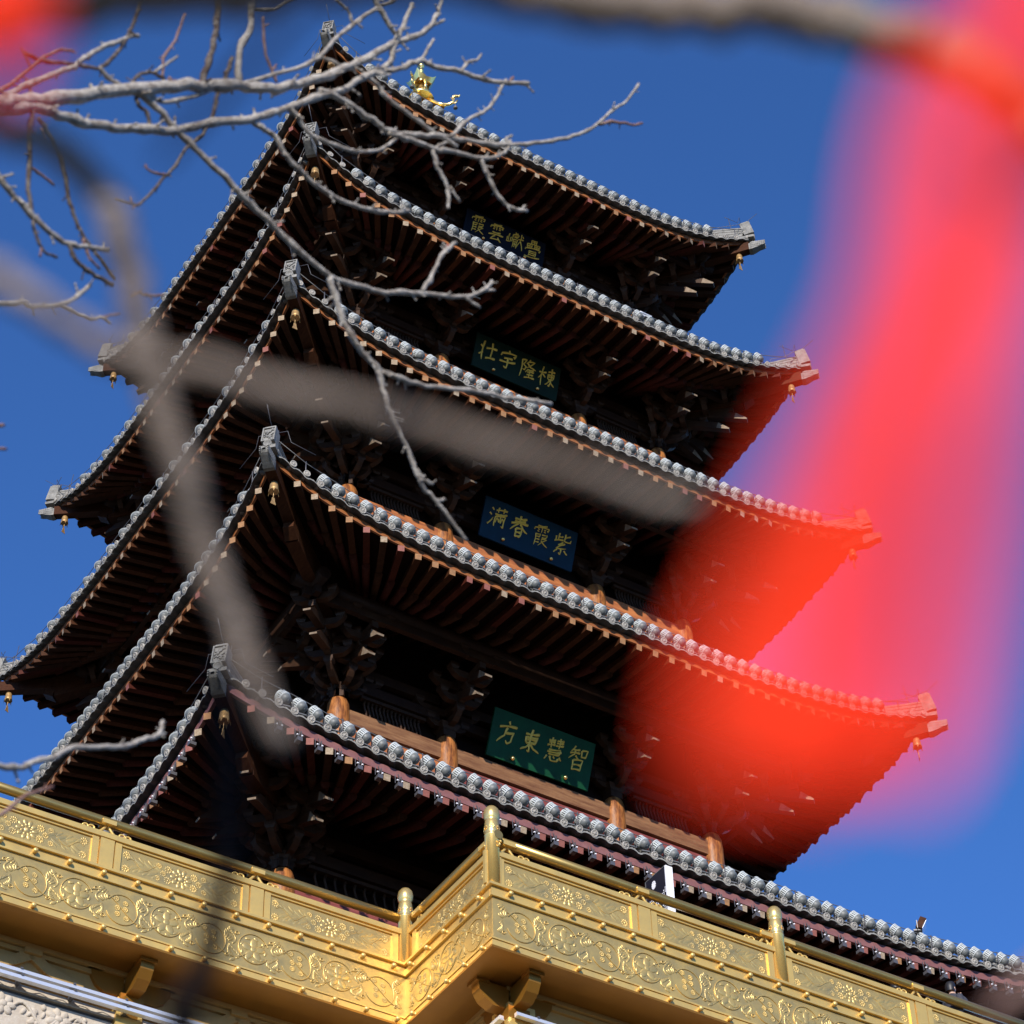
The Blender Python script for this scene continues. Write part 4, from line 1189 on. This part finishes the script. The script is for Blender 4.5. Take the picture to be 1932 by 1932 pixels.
BR = [  # (points, start width, end width, material, twigs)
 ([(-60, 215), (-10, 196), (60, 190), (150, 178), (250, 170), (330, 163), (420, 160), (481, 165), (531, 166), (594, 150), (643, 132), (681, 117), (743, 80), (781, 71), (812, 50), (826, 24), (836, -12)], 32, 7, B,
  [([(812, 50), (838, 38)], 6, 5, B), ([(175, 172), (170, 158)], 9, 4, B)]),
 ([(-40, 205), (60, 202), (110, 215), (180, 236), (250, 243), (330, 245), (400, 232), (470, 225), (515, 212), (556, 197), (631, 174), (681, 150), (730, 125), (741, 100), (750, 72), (762, 45), (778, 8)], 22, 8, B, []),
 ([(668, 152), (700, 142), (755, 130), (793, 115), (818, 125), (868, 136), (917, 151), (960, 157), (998, 158)], 11, 9, B,
  [([(793, 115), (806, 95), (818, 74)], 7, 5, B), ([(868, 136), (884, 117), (900, 113), (908, 102)], 7, 4, B), ([(960, 157), (968, 145)], 7, 4, T_)]),
 ([(246, 172), (282, 190), (332, 243), (388, 299), (457, 368), (512, 421), (553, 463), (622, 521), (677, 540), (727, 552), (789, 553), (840, 558), (877, 560), (912, 549), (928, 530)], 15, 7, B,
  [([(797, 550), (815, 520), (827, 494), (840, 474), (860, 458)], 9, 7, B), ([(877, 560), (906, 581)], 7, 5, B), ([(912, 549), (934, 548)], 6, 4, B)]),
 ([(622, 523), (636, 567), (652, 615), (677, 657), (703, 685), (716, 698), (752, 713), (802, 728), (910, 741), (965, 752), (1040, 762)], 13, 8, B, []),
 ([(710, 692), (720, 725), (732, 764), (752, 814), (775, 864), (789, 902), (802, 925), (816, 938), (857, 991), (880, 1020)], 10, 7, B,
  [([(786, 886), (800, 905), (817, 914)], 7, 5, B), ([(816, 938), (830, 945), (838, 940)], 6, 4, B)]),
 ([(440, 162), (506, 145), (560, 128), (600, 110), (641, 67), (706, 20), (740, 5), (770, -12)], 9, 7, B,
  [([(606, 108), (640, 122), (668, 132)], 7, 6, B), ([(680, 40), (665, 44), (657, 21), (633, 2)], 7, 5, B), ([(676, 46), (684, 53)], 5, 4, B)]),
 ([(700, -12), (720, 25), (748, 66)], 11, 10, B, []),
 ([(600, 172), (631, 180), (670, 205), (706, 227), (731, 247), (780, 255), (830, 257), (900, 268), (963, 275), (1020, 268), (1060, 263), (1100, 250), (1130, 232), (1155, 208), (1182, 190), (1205, 158)], 13, 5, B,
  [([(1128, 234), (1160, 230), (1196, 236), (1212, 233)], 7, 4, T_), ([(960, 274), (955, 262), (966, 256)], 6, 5, B)]),
 ([(731, 249), (775, 265), (818, 281), (855, 287), (905, 298), (942, 294), (958, 280), (963, 264)], 11, 6, B,
  [([(816, 283), (825, 315), (842, 348), (846, 372), (845, 394)], 9, 6, B), ([(848, 352), (868, 382)], 6, 4, B), ([(905, 298), (920, 330), (935, 362), (952, 384), (974, 396), (994, 398)], 9, 6, B), ([(984, 398), (990, 388)], 6, 4, B), ([(818, 281), (834, 272), (850, 262)], 6, 5, B)]),
 ([(690, 145), (701, 152), (716, 165), (731, 185), (780, 222), (820, 250), (848, 268), (862, 276)], 10, 7, B, []),
 ([(850, 258), (880, 229), (917, 208), (935, 186), (944, 170), (955, 150)], 8, 5, B, []),
 ([(545, 200), (563, 224), (586, 253), (631, 274), (660, 283), (681, 287), (718, 282), (747, 263)], 9, 6, B, []),
 ([(468, 224), (500, 245), (519, 260), (535, 285), (544, 299), (581, 337), (621, 366), (668, 388), (731, 401), (772, 398)], 10, 8, B, []),
 ([(411, -12), (407, 55), (399, 95), (388, 133), (380, 158)], 11, 13, 'bark_brown', []),
 ([(471, -12), (476, 22), (468, 61), (450, 102), (449, 162)], 12, 14, B, [([(476, 20), (515, 20), (536, 8), (563, -4)], 7, 6, B)]),
 ([(496, 33), (499, 91), (512, 130), (522, 155)], 5, 6, T_, [([(514, 131), (522, 122)], 4, 3, T_), ([(498, 50), (506, 46)], 4, 3, T_)]),
 ([(438, 108), (424, 150), (410, 177), (402, 216), (382, 255), (352, 280), (332, 313), (310, 335), (290, 358), (270, 380), (255, 386), (219, 374)], 9, 5, 'bark_brown',
  [([(312, 331), (290, 326), (277, 319), (274, 310)], 6, 3, T_), ([(262, 384), (250, 393)], 4, 3, T_), ([(250, 384), (246, 371)], 4, 3, T_)]),
 ([(269, -10), (256, 34), (241, 66), (227, 90), (206, 115), (188, 128), (160, 125), (110, 119), (80, 115), (45, 100)], 7, 9, 'bark_brown', []),
 ([(262, 68), (249, 68), (225, 78), (199, 87), (170, 103), (152, 116), (140, 126), (111, 137), (42, 166), (-12, 192)], 8, 12, B, []),
 ([(186, 128), (210, 150), (244, 170)], 9, 9, B, []),
 ([(243, 172), (255, 148), (270, 138), (288, 138), (310, 150)], 7, 7, 'bark_brown', [([(290, 138), (313, 122), (335, 106)], 6, 5, B)]),
 ([(349, 28), (332, 72), (320, 92), (308, 112), (307, 146)], 5, 6, T_, []),
 ([(376, 155), (360, 164), (330, 160), (318, 148)], 9, 9, T_, []),
 ([(252, 172), (285, 182), (310, 192), (357, 184), (399, 168)], 9, 8, B, []),
 ([(255, 184), (262, 200), (277, 212), (284, 240)], 8, 7, 'bark_brown', []),
 ([(62, 205), (57, 240), (55, 277), (54, 360), (60, 400), (64, 429), (72, 455), (84, 475), (108, 486)], 11, 5, 'bark_brown',
  [([(57, 316), (78, 330), (102, 350)], 6, 5, T_), ([(78, 468), (76, 485)], 4, 4, T_)]),
 ([(72, 220), (88, 245), (104, 272), (122, 338), (130, 375), (138, 402), (150, 430), (161, 451), (178, 475), (200, 505), (215, 528)], 9, 6, 'bark_brown',
  [([(157, 450), (168, 485), (188, 508)], 6, 4, T_), ([(88, 262), (78, 240)], 5, 5, T_)]),
 ([(-12, 318), (5, 345), (36, 379), (83, 429), (130, 461), (160, 466), (202, 472)], 14, 9, B, []),
 ([(130, 463), (140, 485), (155, 503), (180, 520), (212, 538)], 9, 9, 'bark_brown', []),
 ([(-12, 574), (42, 573), (60, 580), (111, 574), (140, 562), (170, 538)], 11, 8, B, [([(111, 574), (140, 587), (172, 602), (190, 598), (208, 610)], 8, 5, B), ([(190, 598), (225, 592)], 6, 4, T_)]),
 ([(-12, 1442), (36, 1449), (60, 1438), (97, 1430), (138, 1411), (190, 1410), (235, 1408), (270, 1396), (298, 1387), (308, 1362)], 13, 9, B, [([(298, 1387), (312, 1384)], 6, 4, B)]),
 ([(-12, 1546), (20, 1524), (42, 1505), (70, 1494), (100, 1484)], 8, 6, T_, []),
 ([(-12, 803), (8, 803)], 8, 6, T_, []), ([(-12, 845), (12, 848)], 7, 5, T_, []),
 ([(245, 560), (262, 552), (282, 558), (310, 556)], 6, 5, T_, []),
 ([(-12, 178), (20, 160), (60, 128), (108, 96), (140, 98)], 8, 6, T_, [([(60, 130), (40, 90)], 5, 4, T_), ([(50, 150), (70, 205)], 6, 6, T_)]),
]
for pts, w0, w1, mt, tw in BR:
    bo = limb(W(pts, w0, w1), M and mt, tree, TL, MT_D)
    for tp_, a, b_, tm in tw:
        limb(W(tp_, a, b_), tm, bo, TL, MT_D, 'twig')
# trunk and the limbs that carry the branches, left of the frame
tk = MB()
def out_left(x, y, d): return at(x, y, d) - TL
j0 = out_left(-60, 215, MT_D(-60, 215))
tk.tube(catmull([Vector((0, 0, -.2)), Vector((.05, .1, 1.2)), Vector((-.1, .3, 2.8)), out_left(-620, 700, 10.8), out_left(-420, 380, 10.9), j0], 5),
        [.20 - .005*i for i in range(26)], 10)
for (x, y) in ((-12, 318), (-12, 574)):
    tk.tube(catmull([out_left(-500, 480, 10.85), out_left(-220, (y+480)/2 - 30, 10.9), out_left(x, y, MT_D(x, y))], 5), [.04 - .0022*i for i in range(11)], 8)
tk.tube(catmull([Vector((0, .2, 2.2)), out_left(-500, 1500, 10.1), out_left(-12, 1442, MT_D(-12, 1442))], 5), [.05 - .003*i for i in range(11)], 8)
tk.build('trunk', 'bark', tree)

# ---------------------------------------------------------------- near tree, far out of focus
near = bpy.data.objects.new('bare_tree', None); col.objects.link(near)
near.location = (-1.55, 0.35, 0)
tag(near, 'close leafless tree whose thick pale branches cross the view as soft blurs', 'tree')
NL = Vector(near.location)
ND = lambda d: (lambda x, y: d)
NB = [
 ([(-260, 60), (-60, 15), (200, -8), (450, -30), (700, -45), (900, -40), (1060, -15), (1250, 6), (1450, 10), (1600, 45), (1750, 92), (1850, 140), (1960, 215), (2060, 300)], 105, 110, 1.22),
 ([(-260, 420), (-60, 495), (50, 560), (160, 632), (250, 672), (400, 702), (560, 745), (800, 800), (950, 845), (1100, 890), (1210, 930), (1320, 950)], 58, 32, 1.04),
 ([(-200, 60), (-60, 190), (60, 262), (160, 318), (215, 400), (245, 520), (275, 660), (330, 850), (372, 1000), (425, 1150), (495, 1310), (540, 1400)], 70, 48, 1.245),
 ([(300, 300), (430, 160), (560, 20), (640, -60)], 22, 22, 0.95, 'bark_shaded'),
 ([(405, 1240), (425, 1400), (425, 1600), (398, 1790), (350, 1905), (330, 1990)], 30, 66, 1.4, 'bark_shaded'),
 ([(1870, 1925), (1915, 1880), (1990, 1800)], 34, 40, 1.1, 'twig'),
]
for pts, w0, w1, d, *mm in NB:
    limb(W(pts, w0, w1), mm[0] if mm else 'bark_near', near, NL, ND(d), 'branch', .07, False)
tk = MB()
def nl(x, y, d): return at(x, y, d) - NL
tk.tube(catmull([Vector((0, 0, -.1)), Vector((.03, .1, .9)), Vector((.05, .25, 1.9)), nl(-700, 700, 1.35), nl(-430, 330, 1.25), nl(-260, 60, 1.22)], 4), [.06 - .0022*i for i in range(21)], 10)
for (x, y, d) in ((-260, 420, 1.04), (-200, 60, 1.245)):
    tk.tube([nl(-620, 560, 1.32), nl(-400, 450, 1.3), nl(x, y, d)], [.03, .022, .014], 8)
tk.tube([nl(700, -60, 1.22), nl(670, -85, 1.1), nl(640, -60, .95)], [.008, .006, .003], 8)
tk.tube(catmull([nl(2060, 300, 1.22), nl(2280, 260, 1.0), nl(2330, 60, .7), nl(2200, -110, .47), nl(1980, -150, .43), nl(1760, -190, .42)], 4), [.011 - .0004*i for i in range(21)], 8)
bq = SUND*.45
tk.tube(catmull([nl(-430, 330, 1.25), nl(-300, 60, 1.22) + bq, nl(-60, 15, 1.22) + bq, nl(200, -8, 1.22) + bq, nl(450, -30, 1.22) + bq, nl(600, -60, 1.22) + bq], 4), [.032 - .0008*i for i in range(21)], 10)  # unseen bough, added to shade the left part of the top branch
tk.build('trunk', 'bark_near', near)

# ---------------------------------------------------------------- red ribbons tied to the near tree
HREF = math.hypot(ray(1600, 900).x, ray(1600, 900).y)
def ribbon(strands, d0, label, grp):
    e = bpy.data.objects.new('red_ribbon', None); col.objects.link(e)
    x, y, w = strands[0][0]; e.location = at(x, y, d0)
    tag(e, label, 'ribbon', grp)
    for si, st in enumerate(strands):
        P = []
        C = catmull([Vector((a, b_, c)) for a, b_, c in st], 5)
        for i, c in enumerate(C):
            t = i/(len(C)-1)
            tan = C[min(i+1, len(C)-1)] - C[max(i-1, 0)]; tan.z = 0; tan.normalize()
            nx, ny = -tan.y, tan.x
            row = []
            for j in range(9):
                q = j/8 - .5
                d = d0 + si*.012 + .010*math.sin(3.0*t*PI + 2.2*q + si) + .006*math.sin(9*q + 5*t)
                xx, yy = c.x + nx*c.z*q, c.y + ny*c.z*q
                rr_ = ray(xx, yy)
                row.append(at(xx, yy, d*HREF/math.hypot(rr_.x, rr_.y)) - Vector(e.location))
            P.append(row)
        mb = MB(); mb.grid(P, 0, True)
        o = mb.build('ribbon_tail', 'ribbon', e)
    return e
def cords(e, lst):
    for pts, w, d in lst:
        P = catmull([at(x, y, d) - Vector(e.location) for x, y in pts], 5)
        mb = MB(); mb.tube(P, w*.5*d/F_PX, 8); mb.build('cord', 'cord', e)
rb_ = ribbon([[(1985, -140, 220), (1900, 20, 230), (1800, 180, 240), (1745, 330, 210), (1715, 500, 190), (1690, 620, 215), (1640, 760, 250), (1590, 920, 290), (1535, 1110, 340), (1485, 1300, 385), (1445, 1430, 340), (1430, 1500, 250)],
        [(2050, -100, 220), (2000, 80, 220), (1940, 260, 220), (1880, 430, 230), (1835, 580, 260), (1795, 740, 320), (1760, 920, 370), (1712, 1110, 380), (1668, 1300, 370), (1650, 1420, 300), (1640, 1480, 220)],
        [(1950, 40, 70), (1930, 210, 70), (1890, 400, 80), (1815, 540, 90), (1720, 665, 100), (1670, 790, 120), (1625, 920, 130), (1590, 1080, 130), (1550, 1240, 120), (1520, 1380, 90)]],
       .40, 'red ribbon hanging at the right as a large glowing blur with two tails', 'red ribbons on the near tree')
ribbon([[(-120, -80, 260), (-50, 10, 260), (10, 90, 200), (50, 160, 110)], [(-30, -90, 160), (10, 0, 180), (40, 70, 150), (60, 130, 90)]], .46, 'red ribbon blurred in the top left corner', 'red ribbons on the near tree')
cords(rb_, [([(1945, 60), (1930, 210), (1890, 400), (1815, 540), (1715, 665), (1655, 790), (1620, 900)], 26, .52),
            ([(1870, 470), (1835, 640), (1800, 850), (1755, 1050), (1735, 1190), (1715, 1340)], 20, .50)])
